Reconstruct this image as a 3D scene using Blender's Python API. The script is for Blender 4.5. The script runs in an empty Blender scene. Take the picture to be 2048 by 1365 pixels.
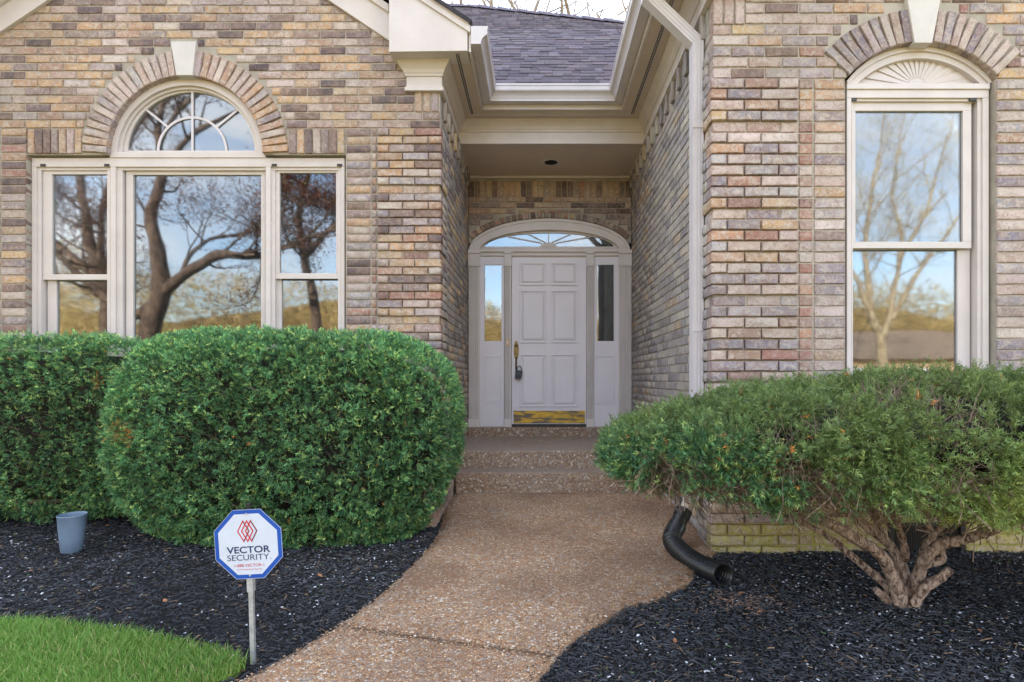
import bpy, math, random
import numpy as np
from mathutils import Vector, Matrix

# ------------------------------------------------------------------ camera, sky, sun, exposure
SC = bpy.context.scene
COL = SC.collection
F, CX, CY, CZ = 1138.0, 1076.0, 760.0, 1.25      # focal length and vanishing point in photo pixels, eye height

cam_d = bpy.data.cameras.new('camera')
cam_d.sensor_width = 36.0
cam_d.lens = 36.0 * F / 2048.0
cam_d.shift_x = -(CX - 1024.0) / 2048.0
cam_d.shift_y = (CY - 682.5) / 2048.0
cam_d.clip_start = 0.05
cam_d.clip_end = 1500.0
cam = bpy.data.objects.new('camera', cam_d)
COL.objects.link(cam)
cam.location = (0, 0, CZ)
cam.rotation_euler = (math.radians(90), 0, 0)
SC.camera = cam

SUN_AZ, SUN_EL = math.radians(-24), math.radians(27)   # sun behind the house, a little to the left
world = bpy.data.worlds.new('World')
SC.world = world
world.use_nodes = True
wn = world.node_tree
for n_ in list(wn.nodes):
    wn.nodes.remove(n_)
w_out = wn.nodes.new('ShaderNodeOutputWorld')
w_bg = wn.nodes.new('ShaderNodeBackground')
w_bg.inputs['Strength'].default_value = 0.15
w_sky = wn.nodes.new('ShaderNodeTexSky')
w_sky.sky_type = 'NISHITA'
w_sky.sun_disc = False
w_sky.sun_elevation = SUN_EL
w_sky.sun_rotation = SUN_AZ
w_sky.air_density = 1.0
w_sky.dust_density = 0.4
w_sky.ozone_density = 1.2
w_tc = wn.nodes.new('ShaderNodeTexCoord')
w_map = wn.nodes.new('ShaderNodeMapping')
w_map.inputs['Scale'].default_value = (1.0, 1.0, 2.6)
w_noi = wn.nodes.new('ShaderNodeTexNoise')
w_noi.inputs['Scale'].default_value = 2.6
w_noi.inputs['Detail'].default_value = 7.0
w_noi.inputs['Roughness'].default_value = 0.58
w_noi.inputs['Distortion'].default_value = 0.6
w_rmp = wn.nodes.new('ShaderNodeValToRGB')
w_rmp.color_ramp.elements[0].position = 0.42
w_rmp.color_ramp.elements[0].color = (0.06, 0.06, 0.06, 1)
w_rmp.color_ramp.elements[1].position = 0.66
w_rmp.color_ramp.elements[1].color = (0.9, 0.9, 0.9, 1)
w_mix = wn.nodes.new('ShaderNodeMix')
w_mix.data_type = 'RGBA'
w_mix.inputs[7].default_value = (5.2, 5.0, 4.85, 1)       # cloud radiance, same units as the sky
wn.links.new(w_tc.outputs['Generated'], w_map.inputs['Vector'])
wn.links.new(w_map.outputs['Vector'], w_noi.inputs['Vector'])
wn.links.new(w_noi.outputs['Fac'], w_rmp.inputs['Fac'])
wn.links.new(w_rmp.outputs['Color'], w_mix.inputs[0])
wn.links.new(w_sky.outputs['Color'], w_mix.inputs[6])
wn.links.new(w_mix.outputs[2], w_bg.inputs['Color'])
wn.links.new(w_bg.outputs['Background'], w_out.inputs['Surface'])

sun_d = bpy.data.lights.new('sun', 'SUN')
sun_d.energy = 4.2
sun_d.angle = math.radians(0.53)
sun_d.color = (1.0, 0.90, 0.76)
sun = bpy.data.objects.new('sun', sun_d)
COL.objects.link(sun)
sdir = Vector((math.sin(SUN_AZ) * math.cos(SUN_EL), math.cos(SUN_AZ) * math.cos(SUN_EL), math.sin(SUN_EL)))
sun.rotation_euler = sdir.to_track_quat('Z', 'Y').to_euler()
sun.location = (-10, 30, 20)

SC.view_settings.view_transform = 'Standard'
SC.view_settings.look = 'None'
SC.view_settings.gamma = 1.0
SC.view_settings.use_curve_mapping = False
SC.view_settings.exposure = 2.42
SC.render.engine = 'CYCLES'
SC.cycles.max_bounces = 7
SC.cycles.diffuse_bounces = 4
SC.cycles.glossy_bounces = 4
SC.cycles.transparent_max_bounces = 8
SC.cycles.use_denoising = True

rng = random.Random(7)
nrg = np.random.default_rng(11)

# ------------------------------------------------------------------ helpers
def P(px, py, Y):
    """a photo pixel at depth Y -> a point of the place"""
    return ((px - CX) * Y / F, Y, CZ + (CY - py) * Y / F)
def XW(px, Y): return (px - CX) * Y / F
def ZW(py, Y): return CZ + (CY - py) * Y / F
def zg(Y):
    """height of the ground, which rises gently to the house"""
    return 0.05 * (max(-4.0, min(5.6, Y)) - 2.1)
def G(px, py):
    Y = 1.355 / (0.05 + (py - CY) / F)
    return ((px - CX) * Y / F, Y)
def L(r, g, b):
    f = lambda c: (c / 12.92) if c <= 0.04045 else ((c + 0.055) / 1.055) ** 2.4
    return (f(r / 255.0), f(g / 255.0), f(b / 255.0))

def link(o, parent=None, label=None, category=None, group=None, kind=None):
    COL.objects.link(o)
    if parent is not None: o.parent = parent
    if label: o['label'] = label
    if category: o['category'] = category
    if group: o['group'] = group
    if kind: o['kind'] = kind
    return o
def empty(name, loc=(0, 0, 0), **k):
    o = bpy.data.objects.new(name, None)
    o.empty_display_size = 0.1
    o.location = loc
    return link(o, **k)

class MB:
    """collects shapes into one mesh"""
    def __init__(s): s.v, s.f = [], []
    def add(s, verts, faces):
        b = len(s.v); s.v.extend([tuple(p) for p in verts]); s.f.extend([tuple(i + b for i in f) for f in faces]); return s
    def box(s, x0, x1, y0, y1, z0, z1):
        if x0 > x1: x0, x1 = x1, x0
        if y0 > y1: y0, y1 = y1, y0
        if z0 > z1: z0, z1 = z1, z0
        return s.add([(x0,y0,z0),(x1,y0,z0),(x1,y1,z0),(x0,y1,z0),(x0,y0,z1),(x1,y0,z1),(x1,y1,z1),(x0,y1,z1)],
                     [(0,3,2,1),(4,5,6,7),(0,1,5,4),(1,2,6,5),(2,3,7,6),(3,0,4,7)])
    def pbox(s, px0, px1, py0, py1, Yf, Yb):
        """a box whose front face covers a pixel rectangle at depth Yf"""
        return s.box(XW(px0, Yf), XW(px1, Yf), Yf, Yb, ZW(py1, Yf), ZW(py0, Yf))
    def pframe(s, o, i, Yf, Yb):
        """rectangular frame: outer and inner pixel rectangles (x0,x1,y0,y1)"""
        s.pbox(o[0], o[1], o[2], i[2], Yf, Yb); s.pbox(o[0], o[1], i[3], o[3], Yf, Yb)
        s.pbox(o[0], i[0], i[2], i[3], Yf, Yb); s.pbox(i[1], o[1], i[2], i[3], Yf, Yb); return s
    def prism(s, pts, y0, y1):
        """polygon of (x,z) extruded from y0 (front) to y1"""
        n = len(pts)
        a = sum(pts[i][0]*pts[(i+1)%n][1] - pts[(i+1)%n][0]*pts[i][1] for i in range(n))
        if a < 0: pts = pts[::-1]
        v = [(x, y0, z) for x, z in pts] + [(x, y1, z) for x, z in pts]
        f = [tuple(range(n)), tuple(range(2*n-1, n-1, -1))] + [(i, i+n, (i+1)%n+n, (i+1)%n) for i in range(n)]
        return s.add(v, f)
    def pprism(s, pp, Yf, Yb): return s.prism([(XW(a, Yf), ZW(b, Yf)) for a, b in pp], Yf, Yb)
    def strip(s, A, B, y0, y1):
        """closed band between two (x,z) curves with equal counts"""
        n = len(A)
        v = [(x,y0,z) for x,z in A] + [(x,y0,z) for x,z in B] + [(x,y1,z) for x,z in A] + [(x,y1,z) for x,z in B]
        f = []
        for i in range(n-1):
            f += [(i, i+1, n+i+1, n+i), (2*n+i, 3*n+i, 3*n+i+1, 2*n+i+1), (i, 2*n+i, 2*n+i+1, i+1), (n+i, n+i+1, 3*n+i+1, 3*n+i)]
        f += [(0, n, 3*n, 2*n), (n-1, 3*n-1, 4*n-1, 2*n-1)]
        return s.add(v, f)
    def pstrip(s, A, B, Yf, Yb):
        c = lambda Q: [(XW(a, Yf), ZW(b, Yf)) for a, b in Q]
        return s.strip(c(A), c(B), Yf, Yb)
    def tube(s, pts, rad, n=8, caps=True):
        pts = [Vector(p) for p in pts]; m = len(pts)
        if not hasattr(rad, '__len__'): rad = [rad]*m
        b = len(s.v); ref = None
        for i, p in enumerate(pts):
            t = (pts[min(i+1, m-1)] - pts[max(i-1, 0)])
            if t.length < 1e-9: t = Vector((0,0,1))
            t.normalize()
            if ref is None: ref = Vector((0,0,1)) if abs(t.z) < 0.9 else Vector((1,0,0))
            u = t.cross(ref)
            if u.length < 1e-6: u = t.cross(Vector((0.3,0.9,0.2)))
            u.normalize(); w = u.cross(t); ref = w
            for k in range(n):
                a = 2*math.pi*k/n
                q = p + (u*math.cos(a) + w*math.sin(a))*rad[i]
                s.v.append((q.x, q.y, q.z))
        for i in range(m-1):
            for k in range(n):
                k2 = (k+1) % n
                s.f.append((b+i*n+k, b+i*n+k2, b+(i+1)*n+k2, b+(i+1)*n+k))
        if caps:
            s.f.append(tuple(b+k for k in range(n-1, -1, -1)))
            s.f.append(tuple(b+(m-1)*n+k for k in range(n)))
        return s
    def sweep(s, prof, plan, closed=True):
        """profile of (d,z) swept along plan(d) -> list of (x,y); mitred corners"""
        b = len(s.v); m = None
        for d, z in prof:
            q = plan(d); m = len(q)
            s.v += [(x, y, z) for x, y in q]
        n = len(prof)
        for i in range(n if closed else n-1):
            j = (i+1) % n
            for k in range(m-1):
                s.f.append((b+i*m+k, b+i*m+k+1, b+j*m+k+1, b+j*m+k))
        if closed:
            s.f.append(tuple(b+i*m for i in range(n)))
            s.f.append(tuple(b+i*m+m-1 for i in range(n-1, -1, -1)))
        return s
    def build(s, name, mat, parent=None, smooth=False, bevel=0.0, **k):
        me = bpy.data.meshes.new(name)
        me.from_pydata(s.v, [], s.f)
        me.validate(); me.update()
        o = bpy.data.objects.new(name, me)
        me.materials.append(mat)
        if smooth:
            for p in me.polygons: p.use_smooth = True
        if bevel:
            md = o.modifiers.new('bevel', 'BEVEL'); md.width = bevel; md.segments = 2; md.limit_method = 'ANGLE'; md.angle_limit = math.radians(40)
        return link(o, parent, **k)

def fix_normals(o):
    import bmesh
    bm = bmesh.new(); bm.from_mesh(o.data); bmesh.ops.recalc_face_normals(bm, faces=bm.faces); bm.to_mesh(o.data); bm.free(); return o

def np_mesh(name, verts, faces, mat, parent=None, cols=None, smooth=False, **k):
    """large mesh from arrays: verts (n,3), faces (m,c), one colour per vertex"""
    me = bpy.data.meshes.new(name)
    verts = np.ascontiguousarray(verts, dtype=np.float32); faces = np.ascontiguousarray(faces, dtype=np.int32)
    nv, (nf, c) = len(verts), faces.shape
    me.vertices.add(nv); me.vertices.foreach_set('co', verts.ravel())
    me.loops.add(nf*c); me.loops.foreach_set('vertex_index', faces.ravel())
    me.polygons.add(nf); me.polygons.foreach_set('loop_start', np.arange(0, nf*c, c, dtype=np.int32))
    if smooth: me.polygons.foreach_set('use_smooth', np.ones(nf, dtype=bool))
    me.update(calc_edges=True)
    if cols is not None:
        at = me.color_attributes.new('Col', 'FLOAT_COLOR', 'POINT')
        at.data.foreach_set('color', np.ascontiguousarray(cols, dtype=np.float32).ravel())
    me.materials.append(mat)
    return link(bpy.data.objects.new(name, me), parent, **k)

WV = nrg.normal(size=(14, 3)); WP = nrg.uniform(0, 6.28, 14)
def wob(p, scale):
    """smooth pseudo noise, roughly -1..1, for an (n,3) array"""
    q = p @ (WV.T * scale) + WP
    return np.sin(q).sum(axis=1) / 5.0

# ------------------------------------------------------------------ materials
class NT:
    def __init__(s, name):
        s.m = bpy.data.materials.new(name); s.m.use_nodes = True
        s.t = s.m.node_tree; s.t.nodes.clear()
        s.out = s.t.nodes.new('ShaderNodeOutputMaterial')
    def n(s, kind, **kw):
        nd = s.t.nodes.new('ShaderNode' + kind)
        for k, v in kw.items():
            k2 = int(k[1:]) if k[0] == 'i' and k[1:].isdigit() else k.replace('_', ' ')
            if k in ('operation', 'blend_type', 'data_type', 'feature', 'attribute_name', 'noise_dimensions', 'distance', 'wave_type', 'bands_direction'):
                if not (k == 'distance' and kind == 'Bump'): setattr(nd, k, v); continue
            tgt = nd.inputs[k2] if isinstance(k2, int) else nd.inputs[k2[0].upper() + k2[1:]]
            if isinstance(v, bpy.types.NodeSocket): s.t.links.new(v, tgt)
            else: tgt.default_value = v
        return nd
    def mix(s, fac, a, b, blend='MIX'):
        nd = s.t.nodes.new('ShaderNodeMix'); nd.data_type = 'RGBA'; nd.blend_type = blend
        for i, v in ((0, fac), (6, a), (7, b)):
            if isinstance(v, bpy.types.NodeSocket): s.t.links.new(v, nd.inputs[i])
            else: nd.inputs[i].default_value = (v if i == 0 else (*v[:3], 1))
        return nd.outputs[2]
    def math(s, op, a, b=0.0, c=None):
        nd = s.t.nodes.new('ShaderNodeMath'); nd.operation = op
        for i, v in ((0, a), (1, b)) + (((2, c),) if c is not None else ()):
            if isinstance(v, bpy.types.NodeSocket): s.t.links.new(v, nd.inputs[i])
            else: nd.inputs[i].default_value = v
        return nd.outputs[0]
    def vmath(s, op, a, b):
        nd = s.t.nodes.new('ShaderNodeVectorMath'); nd.operation = op
        for i, v in ((0, a), (1, b)):
            if isinstance(v, bpy.types.NodeSocket): s.t.links.new(v, nd.inputs[i])
            else: nd.inputs[i].default_value = v
        return nd.outputs[0]
    def ramp(s, fac, stops):
        nd = s.t.nodes.new('ShaderNodeValToRGB'); cr = nd.color_ramp
        while len(cr.elements) < len(stops): cr.elements.new(0.5)
        for e, (p, c) in zip(cr.elements, stops):
            e.position = p; e.color = (c, c, c, 1) if not hasattr(c, '__len__') else (*c[:3], 1)
        s.t.links.new(fac, nd.inputs[0]); return nd.outputs[0]
    def pos(s): return s.n('NewGeometry').outputs['Position']
    def noise(s, vec, scale, detail=3.0, rough=0.55, dist=0.0):
        return s.n('TexNoise', vector=vec, scale=scale, detail=detail, roughness=rough, distortion=dist).outputs['Fac']
    def bump(s, h, strength=0.4, dist=0.004):
        nd = s.t.nodes.new('ShaderNodeBump'); nd.inputs['Strength'].default_value = strength; nd.inputs['Distance'].default_value = dist
        s.t.links.new(h, nd.inputs['Height']); return nd.outputs[0]
    def pbr(s, color, rough=0.6, normal=None, metal=0.0, spec=0.5, **kw):
        nd = s.t.nodes.new('ShaderNodeBsdfPrincipled')
        for k, v in (('Base Color', color), ('Roughness', rough), ('Metallic', metal), ('Specular IOR Level', spec)):
            if isinstance(v, bpy.types.NodeSocket): s.t.links.new(v, nd.inputs[k])
            else: nd.inputs[k].default_value = (*v[:3], 1) if k == 'Base Color' else v
        if normal is not None: s.t.links.new(normal, nd.inputs['Normal'])
        return nd.outputs[0]
    def done(s, sh): s.t.links.new(sh, s.out.inputs['Surface']); return s.m

def m_brick(name, attr, striated=False):
    t = NT(name)
    src = t.n('Attribute', attribute_name='Col') if attr else t.n('ObjectInfo')
    col, al = src.outputs['Color'], src.outputs['Alpha']
    off = t.vmath('MULTIPLY', t.n('CombineXYZ', i0=al, i1=al, i2=al).outputs[0], (37.0, 53.0, 71.0))
    v = t.vmath('ADD', t.pos(), off)
    if striated:
        vs = t.vmath('MULTIPLY', v, (6.0, 6.0, 0.55))
        a = t.noise(vs, 12.0, 3.0, 0.6)
        c1 = t.mix(t.ramp(a, [(0.42, 0.0), (0.62, 0.6)]), col, L(206, 198, 188))
        c2 = t.mix(t.ramp(a, [(0.30, 0.55), (0.46, 0.0)]), c1, L(92, 86, 92))
        h = a
    else:
        a = t.noise(v, 26.0, 5.0, 0.68, 0.9)
        b = t.noise(v, 74.0, 4.0, 0.68, 0.4)
        c = t.noise(v, 9.0, 3.0, 0.55, 0.4)
        c0 = t.mix(t.ramp(c, [(0.38, 0.55), (0.55, 0.0)]), col, L(160, 132, 118))
        lum = t.ramp(t.n('RGBToBW', i0=col).outputs[0], [(0.12, 0.22), (0.34, 1.0)])
        c1 = t.mix(t.math('MULTIPLY', t.ramp(a, [(0.46, 0.0), (0.59, 0.80)]), lum), c0, L(202, 188, 174))
        c2 = t.mix(t.ramp(b, [(0.32, 0.7), (0.44, 0.0)]), c1, L(104, 80, 72))
        h = t.mix(0.5, a, b)
        eg = t.n('Attribute', attribute_name='edge').outputs['Fac']
        c2 = t.mix(t.math('MULTIPLY', t.ramp(eg, [(0.40, 0.0), (0.60, 0.42)]), t.ramp(t.noise(v, 30.0, 3.0, 0.6), [(0.42, 0.0), (0.60, 1.0)])), c2, L(134, 92, 76))
    fine = t.noise(t.pos(), 260.0, 3.0, 0.7)
    c3 = t.mix(t.ramp(fine, [(0.3, 0.25), (0.6, 0.0)]), c2, L(80, 66, 62))
    c3 = t.mix(t.ramp(t.noise(t.pos(), 1.1, 4.0, 0.6), [(0.36, 0.26), (0.60, 0.0)]), c3, L(98, 88, 80))
    h2 = t.mix(0.25, h, fine)
    return t.done(t.pbr(c3, 0.86, t.bump(h2, 0.9, 0.009), spec=0.25))
M = {}
M['brick'] = m_brick('brick_face', False)
M['brick_a'] = m_brick('brick_face_joined', True)
M['brick_s'] = m_brick('brick_side', False, True)
M['brick_sa'] = m_brick('brick_side_joined', True, True)

def m_simple(name, col, rough=0.6, var=0.12, scale=8.0, bump=0.15, bscale=60.0, metal=0.0, spec=0.4, dark=None, bdist=0.002):
    t = NT(name); p = t.pos()
    a = t.noise(p, scale, 4.0, 0.6)
    d = dark or tuple(c * (1 - var * 2.2) for c in col)
    c = t.mix(t.ramp(a, [(0.35, 0.8), (0.62, 0.0)]), col, d)
    b = t.noise(p, bscale, 3.0, 0.6)
    r = t.math('ADD', t.math('MULTIPLY', b, 0.16), rough - 0.08)
    return t.done(t.pbr(c, r, t.bump(b, bump, bdist) if bump else None, metal, spec))
M['mossmortar'] = m_simple('mossy_mortar', L(176, 170, 100), 0.92, 0.14, 8.0, 0.6, 180.0, bdist=0.004)
M['mortar'] = m_simple('mortar', L(174, 165, 150), 0.92, 0.14, 6.0, 0.6, 180.0, bdist=0.004)
TRIM = L(208, 198, 192)
M['trim'] = m_simple('trim_paint', TRIM, 0.5, 0.05, 4.0, 0.07, 45.0)
M['door'] = m_simple('door_paint', L(218, 211, 214), 0.42, 0.03, 2.5, 0.05, 60.0)
M['soffit'] = m_simple('soffit_paint', L(206, 189, 172), 0.6, 0.05, 2.0, 0.05, 30.0)
M['metal_w'] = m_simple('gutter_metal', L(208, 201, 202), 0.38, 0.05, 4.0, 0.02, 30.0)
M['stone'] = m_simple('limestone', L(206, 200, 194), 0.8, 0.06, 5.0, 0.25, 140.0)
M['dark'] = m_simple('dark_room', (0.05, 0.05, 0.054), 0.9, 0.1, 1.0, 0)
M['black'] = m_simple('black_metal', (0.02, 0.02, 0.021), 0.45, 0.1, 20.0, 0.1, 100.0)
M['sill'] = m_simple('threshold_metal', L(70, 66, 62), 0.5, 0.2, 12.0, 0.1, 90.0, metal=0.5)
M['brassd'] = m_simple('aged_brass', L(122, 104, 70), 0.38, 0.25, 40.0, 0.1, 90.0, metal=0.8)
M['brassb'] = m_simple('bright_brass', L(200, 158, 70), 0.3, 0.15, 40.0, 0.05, 90.0, metal=0.9)
M['lockbox'] = m_simple('lockbox_grey', L(84, 92, 104), 0.4, 0.12, 30.0, 0.1, 90.0, metal=0.3)
M['plastic'] = m_simple('black_plastic', (0.016, 0.017, 0.018), 0.36, 0.1, 12.0, 0.04, 60.0, spec=0.5)
M['galv'] = m_simple('aluminium_post', L(204, 207, 208), 0.42, 0.16, 30.0, 0.1, 120.0, metal=0.55)
M['signw'] = m_simple('sign_white', L(200, 207, 218), 0.35, 0.03, 10.0, 0)
M['signb'] = m_simple('sign_blue', L(30, 82, 168), 0.32, 0.06, 10.0, 0)
M['ink'] = m_simple('navy_ink', L(28, 40, 84), 0.5, 0.02, 10.0, 0)
M['inkr'] = m_simple('red_ink', L(196, 30, 44), 0.5, 0.02, 10.0, 0)
M['inkd'] = m_simple('dark_red_ink', L(120, 26, 48), 0.5, 0.02, 10.0, 0)
M['cup'] = m_simple('blue_grey_plastic', L(112, 130, 150), 0.4, 0.08, 9.0, 0.05, 60.0)
M['vent'] = m_simple('soffit_slots', L(70, 62, 56), 0.7, 0.1, 5.0, 0)
M['roofedge'] = m_simple('roof_edge', L(62, 58, 62), 0.9, 0.2, 20.0, 0.4, 120.0)
M['soil'] = m_simple('mulch_soil', (0.013, 0.012, 0.012), 0.95, 0.35, 20.0, 0.9, 90.0, bdist=0.012)
M['dirt'] = m_simple('joint_dirt', (0.035, 0.028, 0.022), 0.95, 0.3, 30.0, 0.8, 120.0)
M['tan'] = m_simple('tan_siding', L(190, 160, 124), 0.8, 0.08, 1.0, 0.2, 8.0)
M['roof2'] = m_simple('brown_roofing', L(146, 126, 108), 0.9, 0.15, 2.0, 0.3, 20.0)
M['asphalt'] = m_simple('asphalt', (0.055, 0.055, 0.057), 0.9, 0.2, 2.0, 0.3, 60.0)

def m_kick():
    t = NT('worn_kick_plate'); v = t.vmath('MULTIPLY', t.pos(), (1.0, 1.0, 4.5))
    a = t.noise(v, 5.5, 3.0, 0.55, 0.5)
    k = t.ramp(a, [(0.42, 0.0), (0.60, 0.9)])
    c = t.mix(k, L(98, 88, 76), L(206, 164, 48))
    return t.done(t.pbr(c, 0.42, None, 0.35))
M['kick'] = m_kick()

def m_glass():
    t = NT('window_glass')
    n = t.noise(t.pos(), 1.6, 2.0, 0.5)
    bm = t.bump(n, 0.10, 0.012)
    g = t.n('BsdfGlossy', roughness=0.032, color=(0.93, 0.96, 1.0, 1)); t.t.links.new(bm, g.inputs['Normal'])
    tr = t.n('BsdfTransparent', color=(0.72, 0.76, 0.76, 1))
    lw = t.n('LayerWeight', blend=0.35)
    f = t.math('ADD', t.math('MULTIPLY', lw.outputs['Fresnel'], 0.5), 0.105)
    mx = t.n('MixShader', i0=f); t.t.links.new(tr.outputs[0], mx.inputs[1]); t.t.links.new(g.outputs[0], mx.inputs[2])
    return t.done(mx.outputs[0])
M['glass'] = m_glass()

def m_attr(name, rough=0.6, trans=0.0, spec=0.3, fine=0.0):
    t = NT(name); c = t.n('Attribute', attribute_name='Col').outputs['Color']
    if fine: c = t.mix(t.ramp(t.noise(t.pos(), fine, 3.0), [(0.35, 0.45), (0.6, 0.0)]), c, (0.01, 0.01, 0.01))
    sh = t.pbr(c, rough, None, 0.0, spec)
    if trans:
        tl = t.n('BsdfTranslucent', color=c)
        mx = t.n('MixShader', i0=trans); t.t.links.new(sh, mx.inputs[1]); t.t.links.new(tl.outputs[0], mx.inputs[2]); sh = mx.outputs[0]
    return t.done(sh)
M['leaf'] = m_attr('needle_leaf', 0.5, 0.22, 0.35)
M['blade'] = m_attr('grass_blade', 0.5, 0.3, 0.3)
M['chip'] = m_attr('mulch_chip', 0.72, 0.0, 0.35)
M['petal'] = m_attr('fallen_petal', 0.6)
M['pebble'] = m_attr('path_pebble', 0.62)
M['shingle_a'] = m_attr('shingle_joined', 0.92, 0.0, 0.15, 160.0)

def m_shingle():
    t = NT('shingle'); c = t.n('ObjectInfo').outputs['Color']
    c = t.mix(t.ramp(t.noise(t.pos(), 160.0, 3.0), [(0.35, 0.45), (0.6, 0.0)]), c, (0.01, 0.01, 0.01))
    return t.done(t.pbr(c, 0.92, None, 0, 0.15))
M['shingle'] = m_shingle()

def m_bark(name, a, b, scale=30.0):
    t = NT(name); p = t.pos(); v = t.vmath('MULTIPLY', p, (1.0, 1.0, 0.45))
    n = t.noise(v, scale, 4.0, 0.65, 0.8)
    c = t.mix(t.ramp(n, [(0.38, 0.0), (0.62, 1.0)]), a, b)
    return t.done(t.pbr(c, 0.85, t.bump(n, 1.0, 0.012), 0, 0.2))
M['yewbark'] = m_bark('yew_bark', L(84, 64, 55), L(190, 166, 148), 48.0)
M['twig'] = m_bark('twig_bark', L(92, 77, 66), L(150, 130, 112), 60.0)
M['core'] = m_bark('hedge_inside', (0.008, 0.012, 0.008), (0.03, 0.024, 0.016), 40.0)  # near-black colour of shaded gaps, for the solid shrub cores
M['plumbark'] = m_bark('plum_bark', L(70, 58, 52), L(120, 100, 86), 12.0)
M['palebark'] = m_bark('pale_bark', L(128, 112, 90), L(186, 168, 140), 6.0)
M['greybark'] = m_bark('grey_bark', L(104, 92, 84), L(160, 146, 132), 10.0)

def m_aggregate():
    t = NT('exposed_aggregate'); p = t.pos()
    vo = t.n('TexVoronoi', vector=p, scale=78.0)
    vd = t.n('TexVoronoi', vector=p, scale=78.0, feature='DISTANCE_TO_EDGE')
    bw = t.n('SeparateColor', i0=vo.outputs['Color']).outputs[0]
    c = t.ramp(bw, [(0.0, L(122, 84, 56)), (0.25, L(192, 148, 108)), (0.5, L(160, 125, 97)), (0.68, L(210, 181, 145)), (0.82, L(140, 127, 118)), (0.96, L(228, 214, 196))])
    edge = t.ramp(vd.outputs['Distance'], [(0.0, 1.0), (0.16, 0.0)])
    c = t.mix(t.math('MULTIPLY', edge, 0.75), c, L(128, 104, 82))
    big = t.noise(p, 1.3, 4.0, 0.6)
    c = t.mix(t.ramp(big, [(0.38, 0.62), (0.6, 0.0)]), c, L(116, 88, 70), 'MIX')
    sm = t.noise(p, 9.0, 3.0, 0.6)
    c = t.mix(t.ramp(sm, [(0.58, 0.0), (0.75, 0.5)]), c, L(150, 146, 138))
    h = t.ramp(vd.outputs['Distance'], [(0.0, 0.0), (0.3, 1.0)])
    return t.done(t.pbr(c, 0.66, t.bump(h, 0.8, 0.004), 0, 0.35))
M['agg'] = m_aggregate()

def m_lawn():
    t = NT('lawn'); p = t.pos()
    a = t.noise(p, 0.35, 4.0); b = t.noise(p, 30.0, 3.0)
    c = t.mix(t.ramp(a, [(0.4, 0.0), (0.6, 1.0)]), L(86, 112, 44), L(132, 138, 62))
    c = t.mix(t.ramp(b, [(0.35, 0.6), (0.6, 0.0)]), c, L(48, 72, 26))
    return t.done(t.pbr(c, 0.9, t.bump(b, 0.8, 0.03), 0, 0.2))
M['lawn'] = m_lawn()
def m_field():
    t = NT('dormant_lawn'); p = t.pos()
    a = t.noise(p, 0.3, 4.0); b = t.noise(p, 20.0, 3.0)
    c = t.mix(t.ramp(a, [(0.4, 0.0), (0.6, 1.0)]), L(172, 152, 96), L(152, 146, 84))
    c = t.mix(t.ramp(b, [(0.35, 0.5), (0.6, 0.0)]), c, L(112, 100, 58))
    return t.done(t.pbr(c, 0.9, t.bump(b, 0.8, 0.03), 0, 0.2))
M['field'] = m_field()
def m_stepagg():
    t = NT('step_aggregate'); p = t.pos()
    vo = t.n('TexVoronoi', vector=p, scale=62.0)
    vd = t.n('TexVoronoi', vector=p, scale=62.0, feature='DISTANCE_TO_EDGE')
    bw = t.n('SeparateColor', i0=vo.outputs['Color']).outputs[0]
    c = t.ramp(bw, [(0.0, L(104, 78, 58)), (0.3, L(176, 138, 102)), (0.55, L(146, 122, 102)), (0.75, L(204, 180, 146)), (0.9, L(150, 144, 138)), (0.97, L(236, 228, 214))])
    edge = t.ramp(vd.outputs['Distance'], [(0.0, 1.0), (0.12, 0.0)])
    c = t.mix(t.math('MULTIPLY', edge, 0.7), c, L(86, 74, 64))
    worn = t.noise(p, 1.1, 4.0, 0.6)
    up = t.n('SeparateXYZ', i0=t.n('NewGeometry').outputs['Normal']).outputs[2]
    k = t.math('MULTIPLY', t.ramp(worn, [(0.40, 0.25), (0.60, 0.85)]), t.ramp(up, [(0.5, 0.45), (0.9, 1.0)]))
    c = t.mix(k, c, L(160, 144, 132))
    h = t.ramp(vd.outputs['Distance'], [(0.0, 0.0), (0.3, 1.0)])
    return t.done(t.pbr(c, 0.62, t.bump(h, 0.9, 0.005), 0, 0.35))
M['stepagg'] = m_stepagg()
# ------------------------------------------------------------------ the house
YL, YR, YB, YD = 5.196, 3.915, 6.36, 7.34       # left gable wall, right gable wall, beam over the entry, entry wall
XL, XR = -0.895, 1.20                            # the two side walls of the entry
BC, BP, ZREF = 0.0747, 0.2343, 3.547             # brick course, brick pitch, height of one bed joint
ZF, ZS = 3.875, 4.13                             # underside of the frieze, soffit

house = empty('brick_house', (0, YL, 0), label='brick house with pale trim, arched windows and a recessed panelled front door', category='house')
def hp(*a, **k): return house
HINV = Matrix.Translation((0, -YL, 0))
def own(o, parent=None):
    """make o (built in world coordinates) a child without moving it"""
    o.parent = parent or house
    o.matrix_parent_inverse = HINV
    return o
_old_link = link
def link(o, parent=None, **k):
    r = _old_link(o, parent, **k)
    if parent is house: o.matrix_parent_inverse = HINV
    return r

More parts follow.
